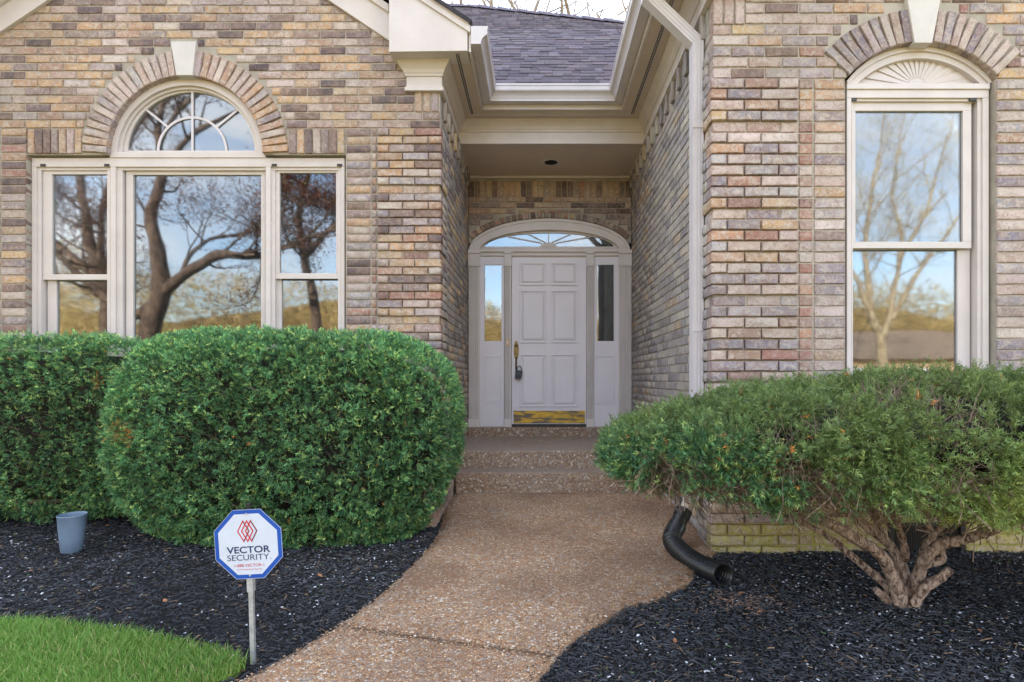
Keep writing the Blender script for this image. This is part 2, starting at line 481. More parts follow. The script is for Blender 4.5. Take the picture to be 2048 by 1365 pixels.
BV = []
_q = [(-.5,-.5),(0,-.5),(.5,-.5),(.5,0),(.5,.5),(0,.5),(-.5,.5),(-.5,0)]
BF = []
for i in range(8):
    j = (i+1) % 8
    BF += [(i, j, 8), (9+i, 9+j, j), (9+i, j, i), (17+i, 17+j, 9+j), (17+i, 9+j, 9+i)]
BF = np.array(BF, dtype=np.int32)
for k in range(8):
    v = []
    jit = [(rng.uniform(-.018, .018), rng.uniform(-.055, .055)) for _ in _q]
    for (x, z), (a, b) in zip(_q, jit): v.append((x*0.955 + a, rng.uniform(-.01, .03), z*0.86 + b))
    v.append((rng.uniform(-.2, .2), rng.uniform(-.03, .02), rng.uniform(-.15, .15)))
    for (x, z), (a, b) in zip(_q, jit): v.append((x + a*0.6, 0.075, z + b*0.6))
    for x, z in _q: v.append((x, 1.0, z))
    BV.append(np.array(v))
def brick_meshes(mat):
    out = []
    for v in BV:
        me = bpy.data.meshes.new('brick'); me.from_pydata([tuple(p) for p in v], [], [tuple(f) for f in BF]); me.update(); me.materials.append(mat); out.append(me)
    return out
EDG = np.array([0.55]*8 + [0.0] + [1.0]*16, dtype=np.float32)
def set_edge(me, reps=1):
    at = me.attributes.new('edge', 'FLOAT', 'POINT'); at.data.foreach_set('value', np.tile(EDG, reps))
BM = {'f': brick_meshes(M['brick']), 's': brick_meshes(M['brick_s'])}
for me_ in BM['f'] + BM['s']: set_edge(me_)

def jcol(c, v=0.10):
    k = 1 + rng.uniform(-v, v)
    return tuple(max(0.01, x * k * (1 + rng.uniform(-.04, .04))) for x in c)
PAL = {
 'tan':   [(L(206,172,130), 5), (L(198,162,124), 4), (L(194,166,138), 4), (L(180,148,124), 3)],
 'dark':  [(L(126,111,110), 5), (L(104,92,94), 4), (L(148,133,128), 5), (L(126,106,97), 3), (L(90,80,83), 2)],
 'pale':  [(L(200,183,174), 5), (L(192,170,158), 4), (L(182,168,166), 4), (L(208,193,184), 3)],
 'red':   [(L(180,138,118), 3), (L(162,118,104), 3), (L(196,154,120), 3), (L(140,108,100), 2), (L(166,140,126), 3)],
 'grey':  [(L(158,150,156), 5), (L(142,134,142), 4), (L(178,170,171), 3)],
 'side':  [(L(168,160,154), 6), (L(150,144,146), 5), (L(186,176,164), 4), (L(128,122,128), 3), (L(186,160,130), 1)],
 'warm':  [(L(216,184,138), 5), (L(196,172,146), 4), (L(166,152,142), 4), (L(126,114,114), 3), (L(184,134,104), 1)],
 'moss':  [(L(190,184,104), 5), (L(178,173,92), 4), (L(200,192,124), 3), (L(166,156,104), 2)],
}
def pick(spec):
    """spec: list of (palette, weight)"""
    n = rng.choices([a for a, _ in spec], [b for _, b in spec])[0]
    pal = PAL[n]
    return jcol(rng.choices([c for c, _ in pal], [w for _, w in pal])[0])

class Wall:
    def __init__(s, origin, u, n, kind):
        s.o, s.u, s.n, s.kind, s.b = Vector(origin), Vector(u), Vector(n), kind, []
    def brick(s, uc, zc, Lb, Hb, col, score=0.0, rot=0.0, out=0.0, depth=0.09):
        w = Vector((0, 0, 1))
        a = s.u*math.cos(rot) + w*math.sin(rot); b = -s.u*math.sin(rot) + w*math.cos(rot)
        c = s.o + s.u*uc + w*zc + s.n*(-out + rng.uniform(-.0015, .0015))
        m = Matrix.Identity(4)
        m.col[0][:3] = a*Lb; m.col[1][:3] = s.n*(depth + out); m.col[2][:3] = b*Hb; m.col[3][:3] = c
        s.b.append((score, m, (*col, rng.random())))
    def row(s, u0, u1, z, off, spec, score, out=0.0, H=BC-0.010, mn=0.05):
        """running bond from u0 to u1, z the bed joint below"""
        k = math.floor((u0 - off) / BP)
        cuts = [u0]
        x = off + (k+1)*BP
        while x < u1 - 1e-6:
            if x - cuts[-1] > mn and u1 - x > mn: cuts.append(x)
            x += BP
        cuts.append(u1)
        for a, b in zip(cuts[:-1], cuts[1:]):
            if b - a < 0.022: continue
            sc = score((a+b)/2, z) if callable(score) else score
            s.brick((a+b)/2, z + BC/2, (b-a) - 0.010, H, pick(spec), sc*(b-a), 0.0, out)
    def finish(s, parent, limit=300):
        s.b.sort(key=lambda t: -t[0])
        ind = [t for t in s.b[:limit] if t[0] > 0]
        rest = s.b[len(ind):]
        for i, (_, m, c) in enumerate(ind):
            o = bpy.data.objects.new('brick', BM[s.kind][rng.randrange(8)])
            o.color = c
            COL.objects.link(o); o.parent = parent; o.matrix_basis = m
        if rest:
            V, Fc, Cc = [], [], []
            for i, (_, m, c) in enumerate(rest):
                a = np.array(m); v = BV[rng.randrange(8)]
                V.append(v @ a[:3,:3].T + a[:3,3]); Fc.append(BF + 25*i); Cc.append(np.tile(np.array(c), (25, 1)))
            fo = np_mesh('further_bricks', np.vstack(V), np.vstack(Fc), M['brick_a' if s.kind == 'f' else 'brick_sa'], parent, np.vstack(Cc), kind='stuff')
            set_edge(fo.data, len(rest))

MD = 0.009       # how far the mortar lies behind the brick faces

# ---- left gable wall ------------------------------------------------
lx = lambda px: XW(px, YL); lz = lambda py: ZW(py, YL)
ACX, ACZ, ARI, ARO = lx(370), lz(308), 155*YL/F, 206.5*YL/F
mort = MB()
wl = Wall((0, YL, 0), (1,0,0), (0,1,0), 'f')
UP = [('tan', 46), ('dark', 26), ('pale', 28)]
LOW = [('pale', 42), ('dark', 22), ('grey', 22), ('tan', 14), ('red', 8)]
RAKE = 0.667
def rake_r(z): return lx(655) + (lz(0) - z)/RAKE          # frieze edge of the right rake at height z
def rake_l(z): return lx(97) - (lz(0) - z)/0.70
ZBASE = -0.06
k = math.ceil((ZBASE - ZREF)/BC)
while True:
    z = ZREF + k*BC; z1 = z + BC
    if z > lz(-40): break
    par = (k % 2)*BP/2
    def sc(u, zz):
        px = CX + u*F/YL; py = CY - (zz + BC/2 - CZ)*F/YL
        return 1.0 if (-10 < px < 900 and -5 < py < 665) else 0.0
    left, right = max(-6.0, rake_l(z) - 0.10), min(XL, rake_r(z) + 0.10)
    if z < 4.0: left = -6.0
    spans = []
    if z >= ZREF - 1e-6:
        segs = [(left, right)]
        zz = z - 0.004
        if zz < ACZ + ARO:
            h = math.sqrt(max(0, ARO**2 - max(0, zz - ACZ)**2)) + 0.008
            segs = [(left, ACX - h), (ACX + h, right)]
        elif z < lz(83):
            segs = [(left, lx(340)), (lx(393), right)]
        if z > 3.69 and z < 3.9: segs = [(a, min(b, lx(829)) if b > lx(829) else b) for a, b in segs]
        for a, b in segs:
            if b - a > 0.03: wl.row(a, b, z, par, UP, sc)
        mort.box(left, right if z < 3.69 else min(right, XL), YL + MD, YL + 0.10, z, z1) if zz >= ACZ + ARO else None
        if zz < ACZ + ARO:
            hm = math.sqrt(max(0.0, (ARO - 0.04)**2 - max(0, z1 - ACZ)**2))
            mort.box(left, ACX - hm, YL + MD, YL + 0.10, z, z1)
            mort.box(ACX + hm, right, YL + MD, YL + 0.10, z, z1)
    else:
        wl.row(-6.0, lx(0), z, par, LOW, sc)
        wl.row(lx(1), lx(52), z, lx(1), LOW, sc)
        inwin = z1 > lz(735)
        zl = lz(308)
        mort.box(-6.0, lx(51) if inwin else lx(400), YL + MD, YL + 0.10, z, z1)
        mort.box(lx(691) if inwin else lx(400), XL - 0.006, YL + MD, YL + 0.10, z, z1)
        if not inwin: wl.row(lx(53), lx(690), z, par, LOW, sc)
        wl.row(lx(692), lx(741.5), z, lx(692), LOW, sc)
        wl.row(lx(742.5), lx(753.5), z, lx(742.5), [('red', 3), ('pale', 3), ('dark', 3)], sc, 0.0, mn=0.01)
        q = (-k) % 8 != 0
        wl.row(lx(754.5), XL + (0.018 if q else 0.0), z, lx(754.5) + (0.11 if k % 2 else 0.0), LOW + [('red', 12), ('tan', 12)], sc, 0.018 if q else 0.0)
    k += 1
# soldier lintels beside the arch
for a, b in ((53.5, 164), (577, 689.5)):
    n = 7
    for i in range(n):
        u = lx(a + (i+.5)*(b-a)/n)
        wl.brick(u, (lz(257.5)+lz(308))/2, lz(257.5)-lz(308)-0.008, (b-a)/n*YL/F - 0.010, pick([('tan', 4), ('dark', 4), ('pale', 3)]), 2.0*BP, math.pi/2, 0.004)
mort.box(lx(53), lx(200), YL + MD + 0.002, YL + 0.09, lz(309), lz(257)); mort.box(lx(545), lx(690), YL + MD + 0.002, YL + 0.09, lz(309), lz(257))
# arch ring
NA = 17
for side in (-1, 1):
    a0, a1 = math.radians(0.5), math.radians(90 - 6.2)
    for i in range(NA):
        t = a0 + (i+.5)*(a1-a0)/NA
        ang = t if side > 0 else math.pi - t
        r = (ARI + ARO)/2
        wl.brick(ACX + r*math.cos(ang), ACZ + r*math.sin(ang), ARO - ARI - 0.006, r*(a1-a0)/NA - 0.011,
                 pick([('pale', 8), ('tan', 4), ('grey', 3)]), 2.2*BP, ang, 0.012, 0.10)
def arc(cx, cz, r, a0, a1, n, rz=None): return [(cx + r*math.cos(a0+(a1-a0)*i/n), cz + (rz or r)*math.sin(a0+(a1-a0)*i/n)) for i in range(n+1)]
mort.strip(arc(ACX, ACZ, ARI + 0.006, 0, math.pi, 40), arc(ACX, ACZ, ARO + 0.03, 0, math.pi, 40), YL + MD + 0.004, YL + 0.095)
# three soldiers under the frieze at the corner
for i in range(3):
    wl.brick(lx(829 + (i+.5)*16.3), 3.696 + 0.112, 0.222, 16.3*YL/F - 0.011, pick([('tan', 2), ('pale', 3)]), 2*BP, math.pi/2, 0.004)
gw = mort.build('gable_wall', M['mortar'], house)
gw['label'] = 'tan and grey brick gable wall with a three-part arched window'
wl.finish(gw)
ks = MB(); ks.pprism([(341, 83), (392, 83), (384.5, 151), (352, 151)], YL - 0.03, YL + 0.09)
ks.build('keystone', M['stone'], house, bevel=0.004)

# ---- right gable wall -----------------------------------------------
rx = lambda px: XW(px, YR); rz = lambda py: ZW(py, YR)
BX, BZ, BRI, BRO = rx(1845), rz(282), 196*YR/F, 264*YR/F
TH0 = math.atan2(rz(153) - BZ, rx(1992) - BX)             # where the arch springs
mort = MB(); mort2 = MB()
wr = Wall((0, YR, 0), (1,0,0), (0,1,0), 'f')
RUP = [('pale', 45), ('grey', 32), ('tan', 13), ('dark', 8), ('red', 6)]
k = math.ceil((ZBASE - ZREF)/BC)
XE = 3.9
while True:
    z = ZREF + k*BC; z1 = z + BC
    if z > 4.5: break
    par = (k % 2)*BP/2 + 0.04
    def sc(u, zz):
        px = CX + u*F/YR; py = CY - (zz + BC/2 - CZ)*F/YR
        return (1.4 if (1420 < px < 2060 and (-5 < py < 745 or 1020 < py < 1125)) else 0.0)
    low = z1 <= rz(150)
    pym = CY - (z + BC/2 - CZ)*F/YR
    spec = [('moss', 1)] if pym > 1022 else RUP
    if not low:
        zb = z - 0.003
        if zb < rz(108):       # beside the skewback
            f = (zb - rz(153))/(rz(108) - rz(153)); f = max(0, min(1, f))
            h = rx(1992) - BX + f*(rx(2043) - rx(1992)) + 0.012
        else:
            h = math.sqrt(max(0, BRO**2 - (zb - BZ)**2)) + 0.008
        segs = [(rx(1425), BX - h), (BX + h, XE)] if zb < BZ + BRO else [(rx(1425), XE)]
        if zb >= BZ + BRO: segs = [(rx(1425), rx(1812)), (rx(1884), XE)]
        if 3.69 < z < 3.9: segs[0] = (rx(1425 + 3*21.6), segs[0][1])
        for a, b in segs:
            if b - a > 0.03: wr.row(a, b, z, par, spec, sc)
        hm = 0.0
        if z1 < BZ + BRO - 0.05: hm = min(math.sqrt((BRO - 0.05)**2 - (z1 - BZ)**2), h + 0.02)
        mort.box(rx(1427), BX - hm, YR + MD, YR + 0.10, z, z1); mort.box(BX + hm, XE, YR + MD, YR + 0.10, z, z1)
    else:
        q = (-k) % 8 != 0
        x0 = XR - (0.018 if q else 0)
        inwin = z1 > rz(800)
        vent = pym > 1046
        wr.row(x0, rx(1596), z, x0 + (0.115 if k % 2 else 0.0), spec if vent else [('pale', 40), ('grey', 26), ('red', 22), ('tan', 10)], sc, 0.018 if q else 0.0)
        wr.row(rx(1597.5), rx(1626.5), z, rx(1597.5), spec if vent else [('red', 6), ('pale', 1)], sc, mn=0.01)
        wr.row(rx(1628), rx(1692), z, rx(1628), spec, sc)
        if not inwin:
            if vent:
                wr.row(rx(1693), rx(1778), z, par, spec, sc); wr.row(rx(1932), rx(1992), z, par, spec, sc)
            else: wr.row(rx(1693), rx(1992), z, par, spec, sc)
        wr.row(rx(1993), rx(2062), z, rx(1993), spec, sc)
        wr.row(rx(2063), XE, z, par, spec, sc)
        if inwin:
            mort.box(XR + 0.006, rx(1691), YR + MD, YR + 0.10, z, z1); mort.box(rx(1994), XE, YR + MD, YR + 0.10, z, z1)
        elif vent:
            mort2.box(XR + 0.006, rx(1779), YR + MD - 0.003, YR + 0.10, z, z1); mort2.box(rx(1931), XE, YR + MD - 0.003, YR + 0.10, z, z1)
        else: mort.box(XR + 0.006, XE, YR + MD, YR + 0.10, z, z1)
    k += 1
NB = 9
for side in (-1, 1):
    a0, a1 = TH0 + 0.005, math.radians(90) - 0.105
    for i in range(NB):
        t = a0 + (i+.5)*(a1-a0)/NB
        ang = t if side > 0 else math.pi - t
        r = (BRI + BRO)/2
        wr.brick(BX + r*math.cos(ang), BZ + r*math.sin(ang), BRO - BRI - 0.006, r*(a1-a0)/NB - 0.011,
                 pick([('pale', 6), ('grey', 5)]), 3*BP, ang, 0.012, 0.10)
mort.strip(arc(BX, BZ, BRI + 0.006, TH0 - 0.02, math.pi - TH0 + 0.02, 30), arc(BX, BZ, BRO + 0.03, TH0 - 0.02, math.pi - TH0 + 0.02, 30), YR + MD + 0.004, YR + 0.095)
for i in range(3):
    wr.brick(rx(1425 + (i+.5)*21.6), 3.696 + 0.112, 0.222, 21.6*YR/F - 0.011, pick([('pale', 3), ('grey', 2)]), 3*BP, math.pi/2, 0.004)
gw2 = mort.build('gable_wall', M['mortar'], house)
gw2['label'] = 'pale brick gable wall with a tall window under a sunburst panel'
wr.finish(gw2)
mort2.build('footing', M['mossmortar'], house)['label'] = 'moss-stained yellow-green footing under the right gable wall'
ks = MB(); ks.pprism([(1808, -40), (1889, -40), (1865, 86), (1830, 86)], YR - 0.03, YR + 0.09)
ks.build('keystone', M['stone'], house, bevel=0.004)

# ---- side walls of the entry ----------------------------------------
def side_wall(X, u, n, y0, sgn, spec, visible, lab):
    w = Wall((X, 0, 0), u, n, 's'); mort = MB()
    k = math.ceil((ZBASE - ZREF)/BC)
    while True:
        z = ZREF + k*BC
        if z > 3.68: break
        q = (-k) % 8 != 0 and z < ZREF
        off = (k % 2)*BP/2
        def sc(uu, zz):
            Yc = uu*sgn; s_ = F/Yc
            px = CX + X*s_; py = CY - (zz + BC/2 - CZ)*s_
            return visible(px, py)/Yc**2
        a, b = y0 + 0.092, y0 + 0.092 + 0.235
        spans = ((a, b, 0.018 if q else 0.0), (b, YD - 0.002, 0.0))
        for a_, b_, out in spans:
            ua, ub = sorted((a_*sgn, b_*sgn))
            w.row(ua, ub, z, off, spec, sc, out)
        k += 1
    # dentil soldiers: every third one stands out
    i = 0; y = y0 + 0.092
    while y < YB + 0.9:
        w.brick((y + BC/2)*sgn, 3.696 + 0.112, 0.222, BC - 0.011, pick(spec), 1.0/y**2*BP if visible(CX + X*F/y, 60) else 0.0, math.pi/2, 0.03 if i % 3 == 1 else 0.0)
        y += BC; i += 1
    xm = X + n[0]*MD
    mort.box(min(xm, xm + n[0]*0.09), max(xm, xm + n[0]*0.09), y0 + 0.012, YD, ZBASE, ZF + 0.1)
    o = mort.build('return_wall', M['mortar'], house); o['label'] = lab
    w.finish(o)
side_wall(XL, (0,1,0), (-1,0,0), YL, 1, [('side', 6), ('warm', 6), ('dark', 1)], lambda px, py: 1.0 if 120 < py < 690 else 0.0, 'narrow warm brick return wall beside the hedge')
side_wall(XR, (0,-1,0), (1,0,0), YR, -1, [('side', 1)], lambda px, py: 1.0 if 20 < py < 800 else 0.0, 'grey brick return wall behind the downspout')

# ---- entry wall above the door ---------------------------------------
dx = lambda px: XW(px, YD); dz = lambda py: ZW(py, YD)
we = Wall((0, YD, 0), (1,0,0), (0,1,0), 'f'); mort = MB()
EX, EY, EA, EB = 1099.0, 502.0, 164.0, 66.0
n = 28
for i in range(n):
    we.brick(XL + (i+.5)*(XR-XL)/n, (dz(364)+dz(393))/2 - 0.004, dz(360)-dz(393), (XR-XL)/n - 0.011, pick([('warm', 3), ('dark', 2), ('tan', 1)]), 1.0, math.pi/2)
z = dz(393.5) - BC; k = 0
while z > dz(480):
    py = CY - (z - CZ)*F/YD
    h = 0.0
    b = EB + 14; a = EA + 14
    if EY - py < b: h = a*math.sqrt(max(0, 1 - ((EY - py)/b)**2))
    for u0, u1 in (((XL + 0.003, XR - 0.003),) if h == 0 else ((XL + 0.003, dx(EX - h)), (dx(EX + h), XR - 0.003))):
        if u1 - u0 > 0.04: we.row(u0, u1, z, (k % 2)*BP/2 + 0.07, [('warm', 4), ('tan', 2), ('dark', 2)], 1.0)
    z -= BC; k += 1
for z_, H_ in ((dz(425.5), 0.034),):
    we.row(dx(EX - 62), dx(EX + 62), z_ - (BC - H_)/2 + 0.003, 0.03, [('warm', 4), ('tan', 2), ('dark', 2)], 1.0, H=H_)
NR = 34
for i in range(NR):
    t = math.radians(14 + (i+.5)*152/NR)
    t = math.atan2(math.sin(t)*EA, math.cos(t)*EA)
    px, py = EX + (EA+6)*math.cos(t), EY - (EB+6)*math.sin(t)
    if px < 944 or px > 1257: continue
    nx, nz = math.cos(t)/EA, math.sin(t)/EB
    ang = math.atan2(nz, nx)
    we.brick(dx(px), dz(py), 0.074, 0.057, pick([('red', 3), ('warm', 3), ('dark', 2)]), 0.9, ang, 0.012)
mort.box(XL, XR, YD + MD, YD + 0.1, dz(486), ZF + 0.05)
ew = mort.build('entry_wall', M['mortar'], house); ew['label'] = 'brown brick wall with soldier course above the front door'
we.finish(ew)

# ---- solid body behind the walls (closes the house; unseen left end lengthened to cast shade) ------------------
bd = MB()
bd.box(-13.0, XL - 0.14, YL + 0.6, 14.0, -0.1, 4.05)
bd.box(XR + 0.14, 8.0, YR + 0.6, 14.0, -0.1, 4.05)
bd.box(XL - 0.13, XR + 0.13, YD + 0.6, 13.9, -0.1, 4.05)
bd.box(-13.0, -6.0, YL + 0.0, YL + 0.59, -0.1, 4.05)
bd.box(3.9, 8.0, YR, YR + 0.59, -0.1, 4.05)
bd.build('house_body', M['dark'], house)

# ------------------------------------------------------------------ roofs, eaves, gutters
def planA(y_start, y_end):
    return lambda d: [(XL + d, y_start), (XL + d, YB - d), (XR - d, YB - d), (XR - d, y_end)]
def plan_full(d):
    return [(-1.175 - d, YL + 0.02), (-1.175 - d, YL - d), (XL + d, YL - d), (XL + d, YB - d), (XR - d, YB - d), (XR - d, YR - d), (1.42 + d, YR - d), (1.42 + d, YR + 0.02)]
prof = [(-0.01, ZF), (0.036, ZF), (0.036, ZF+0.030), (0.026, ZF+0.034), (0.026, ZF+0.044), (0.020, ZF+0.048), (0.020, ZF+0.128), (0.034, ZF+0.134), (0.034, ZF+0.152),
        (0.042, ZF+0.160), (0.052, ZF+0.185), (0.072, ZF+0.212), (0.088, ZF+0.232), (0.098, ZF+0.240), (0.098, ZS), (-0.01, ZS)]
fix_normals(MB().sweep(prof, plan_full).build('cornice', M['trim'], house))
sf = MB().sweep([(-0.05, ZS + 0.002), (0.285, ZS + 0.002), (0.285, ZS + 0.022), (-0.05, ZS + 0.022)], planA(5.17, 3.6))
fix_normals(sf.build('soffit', M['soffit'], house))
for a, nm in ((0.165, 0), (0.185, 1)):
    pass
vb = MB().sweep([(0.158, ZS - 0.004), (0.206, ZS - 0.004), (0.206, ZS + 0.001), (0.158, ZS + 0.001)], planA(5.0, 3.6))
vent = fix_normals(vb.build('soffit_vent', M['trim'], house))
sl = MB()
for row in (0.168, 0.186):
    y = 5.02
    while y < YB - 0.2: sl.box(XL + row, XL + row + 0.011, y, y + 0.014, ZS - 0.008, ZS - 0.005); y += 0.026
    y = 3.62
    while y < YB - 0.2: sl.box(XR - row - 0.011, XR - row, y, y + 0.014, ZS - 0.008, ZS - 0.005); y += 0.026
sl.build('vent_slots', M['vent'], vent, kind='stuff').matrix_parent_inverse = HINV @ Matrix.Translation((0, YL, 0))
fa = MB().sweep([(0.286, ZS - 0.006), (0.308, ZS - 0.006), (0.308, 4.335), (0.286, 4.335)], planA(4.99, 3.5))
fix_normals(fa.build('fascia', M['trim'], house, bevel=0.003))
gp = [(0.312, 4.172), (0.398, 4.172), (0.398, 4.190), (0.403, 4.200), (0.412, 4.222), (0.428, 4.240), (0.446, 4.252), (0.453, 4.262), (0.453, 4.300), (0.459, 4.306), (0.459, 4.326), (0.449, 4.326),
      (0.446, 4.272), (0.425, 4.255), (0.405, 4.235), (0.392, 4.195), (0.318, 4.195), (0.318, 4.326), (0.312, 4.326)]
gut = fix_normals(MB().sweep(gp, planA(4.955, 3.45)).build('gutter', M['metal_w'], house))
cap = MB(); cap.prism([(XL + d, z) for d, z in gp[:11]] + [(XL + 0.312, 4.326)], 4.948, 4.9545)
cap.build('gutter_end_cap', M['metal_w'], house)

# boxed eave return at the foot of the left rake
YO = 4.976
bx = MB(); bx.pprism([(778, 104), (935, 102), (935, 62), (778, -43)], YO, YL - 0.012)
bx.build('eave_return', M['trim'], house, bevel=0.003)
def rake_band(x0, y0, slope, lo, hi, Yf, Yb, mir=None):
    """board along the rake: from the foot (x0,y0) up to the ridge at pixel 376, lo..hi pixels above the line"""
    pk = 376.0
    t = MB()
    def pt(px, o): return (px, y0 - (x0 - px)*slope - o)
    for m in (False, True):
        pp = [pt(x0, lo), pt(pk, lo), pt(pk, hi), pt(x0, hi)]
        if m: pp = [(2*pk - a, b) for a, b in pp]
        t.pprism(pp, Yf, Yb)
    return t
rake_band(796, 93, 0.667, 0, 55, YL - 0.03, YL + 0.004).build('rake_frieze', M['trim'], house, bevel=0.003)
rake_band(777, 80, 0.667, 56, 72, YL - 0.06, YL + 0.004).build('rake_moulding', M['trim'], house, bevel=0.004)
rake_band(940, 66, 0.65, 1, 17, YO - 0.020, YO + 0.03).build('rake_fascia', M['trim'], house, bevel=0.003)
rake_band(938, 52, 0.65, 4, 10, YO - 0.036, YO - 0.006).build('rake_crown', M['trim'], house, bevel=0.003)
# rake soffit between frieze and fascia
rs = MB()
for m in (1, -1):
    c = XW(376, YO)
    a0, b0 = XW(776, YO), ZW(-42, YO)
    rs.prism([(c + m*(a0 - c), b0), (c, b0 + (a0 - c)*0.65), (c, b0 + (a0 - c)*0.65 + 0.03), (c + m*(a0 - c), b0 + 0.03)], YO + 0.031, YL - 0.013)
rs.build('rake_soffit', M['soffit'], house)

# gable roofs and main roof as slabs
def slab(mb, quad, t):
    q = [Vector(p) for p in quad]; nrm = (q[1]-q[0]).cross(q[3]-q[0]).normalized()
    if nrm.z < 0: nrm = -nrm
    lo = [p - nrm*t for p in q]
    n = len(q)
    f = [tuple(range(n)), tuple(range(2*n-1, n-1, -1))] + [(i, (i+1)%n, (i+1)%n+n, i+n) for i in range(n)]
    mb.add([tuple(p) for p in q] + [tuple(p) for p in lo], f)
gr = MB()
RX = XW(376, YO); ez = 4.372; ex = -0.575
rzl = ez + (ex - RX)*0.65
slab(gr, [(ex, 4.93, ez), (ex, 9.5, ez), (RX, 9.5, rzl), (RX, 4.93, rzl)], 0.035)
slab(gr, [(2*RX - ex, 4.93, ez), (RX, 4.93, rzl), (RX, 9.5, rzl), (2*RX - ex, 9.5, ez)], 0.035)
fix_normals(gr.build('gable_roof', M['roofedge'], house))
gr = MB(); ex2 = 0.895; RX2 = XW(1845, YR); rz2 = ez + (RX2 - ex2)*0.8
slab(gr, [(ex2, 3.45, ez), (RX2, 3.45, rz2), (RX2, 9.5, rz2), (ex2, 9.5, ez)], 0.035)
slab(gr, [(2*RX2 - ex2, 3.45, ez), (2*RX2 - ex2, 9.5, ez), (RX2, 9.5, rz2), (RX2, 3.45, rz2)], 0.035)
fix_normals(gr.build('gable_roof', M['roofedge'], house))

# main roof: 45 degree slope facing the street
RY0, RZ0 = 6.02, 4.318
def rp(px, py):
    """pixel -> point on the main slope z = RZ0 + (Y - RY0)"""
    m = (CY - py)/F
    Y = (CZ + RY0 - RZ0)/(1 - m)
    return Vector(((px - CX)*Y/F, Y, RZ0 + Y - RY0))
hipA, hipB, hipC = rp(936, 13), rp(1258, 46), rp(1300, 52)
mr = MB()
top = [(-10.5, hipA.y, hipA.z), tuple(hipA), tuple(hipC), (4.0, 6.6, RZ0 + 0.58)]  # ridge drawn out past view on the left to widen the house shadow
pts = [(-10.5, RY0, RZ0)] + top + [(4.0, RY0, RZ0)]
lo = [(x, y + 0.03, z - 0.03) for x, y, z in pts]
n = len(pts)
mr.add(pts + lo, [tuple(range(n)), tuple(range(2*n-1, n-1, -1))] + [(i, (i+1)%n, (i+1)%n+n, i+n) for i in range(n)])
# rear slopes
mr.add([(-10.5, hipA.y, hipA.z), tuple(hipA), (hipA.x, 14.0, 3.9), (-10.5, 14.0, 3.9)], [(0,1,2,3)])
mr.add([tuple(hipA), tuple(hipC), (4.0, 6.6, RZ0 + 0.58), (6.0, 14.0, 4.0), (hipA.x, 14.0, 3.9)], [(0,1,2,3,4)])
mr.add([(-10.5, hipA.y, hipA.z), (-13.0, hipA.y, 4.0), (-13.0, RY0, 4.0), (-10.5, RY0, RZ0)], [(0,1,2,3)])
mr.add([(-10.5, hipA.y, hipA.z), (-10.5, 14.0, 3.9), (-13.0, 14, 3.9), (-13.0, hipA.y, 4.0)], [(0,1,2,3)])
roof = fix_normals(mr.build('roof', M['roofedge'], house)); roof['label'] = 'grey-purple shingled roof slope above the entry'
roof.matrix_parent_inverse = HINV
# ridge caps
rc = MB()
for a, b in ((Vector((-4.5, hipA.y, hipA.z)), hipA), (hipA, hipC)):
    d = (b - a); m = int(d.length/0.16); ax = d.normalized(); sd = Vector((0, -1, 0)) if abs(ax.x) > 0.9 else Vector((0, -1, 0))
    for i in range(m):
        p = a + d*(i/m); q = p + ax*0.19
        o1 = Vector((0, -0.10, -0.075)); o2 = Vector((0, 0.11, -0.08)); up = Vector((0, 0, 0.022 if i % 2 else 0.017))
        rc.add([tuple(p+o1+up), tuple(q+o1+up*0.5), tuple(q+up*1.6), tuple(p+up*2.2), tuple(p+o2+up), tuple(q+o2+up*0.5)], [(0,1,2,3), (3,2,5,4)])
rc.build('ridge_cap', M['shingle'], roof).color = (*L(112,104,114), 1)
# shingles: tabs of uneven width with recessed slots and thicker doubled tabs
sd_u, sd_n, sd_s = Vector((1,0,0)), Vector((0,-1,1)).normalized(), Vector((0,1,1)).normalized()
EXP = 0.102
tabs = []
SHC = [(L(116,106,112), 4), (L(108,98,105), 4), (L(123,113,118), 3), (L(99,90,97), 3), (L(114,102,106), 2)]
rowi = 0
while rowi*EXP < (hipA.y - RY0)*1.414 + 0.02:
    s0 = rowi*EXP
    base = Vector((0, RY0, RZ0)) + sd_s*s0
    x = -2.2 + rng.uniform(0, 0.1)
    Ynow = base.y
    # right end of this course: hip line
    f = (base.y - hipA.y)/(hipC.y - hipA.y)
    xr = min(2.3, hipA.x + f*(hipC.x - hipA.x)) if base.y > hipC.y - 0.8 else 2.3
    while x < xr:
        w = rng.choice((0.09, 0.12, 0.15, 0.18, 0.22))
        w = min(w, xr - x + 0.02)
        t = rng.choice((0.0045, 0.0055, 0.010, 0.011))
        if w > 0.03:
            c = base + sd_u*(x + w/2)
            px = CX + c.x*F/c.y
            vis = 930 < px < 1262
            col = rng.choices([a for a, _ in SHC], [b for _, b in SHC])[0]
            tabs.append((1.0/c.y if vis else 0.0, c, w, t, jcol(col, 0.08)))
        x += w + 0.001
    rowi += 1
sv = np.array([(-.5,0,0),(.5,0,0),(.5,0,1),(-.5,0,1),(-.5,1,0),(.5,1,0),(.5,1,.25),(-.5,1,.25)])
sfc = np.array([(0,1,2,3),(3,2,6,7),(0,3,7,4),(1,5,6,2)])
sme = bpy.data.meshes.new('shingle'); sme.from_pydata([tuple(v) for v in sv], [], [tuple(f) for f in sfc]); sme.update(); sme.materials.append(M['shingle'])
tabs.sort(key=lambda t: -t[0])
V, Fc, Cc = [], [], []
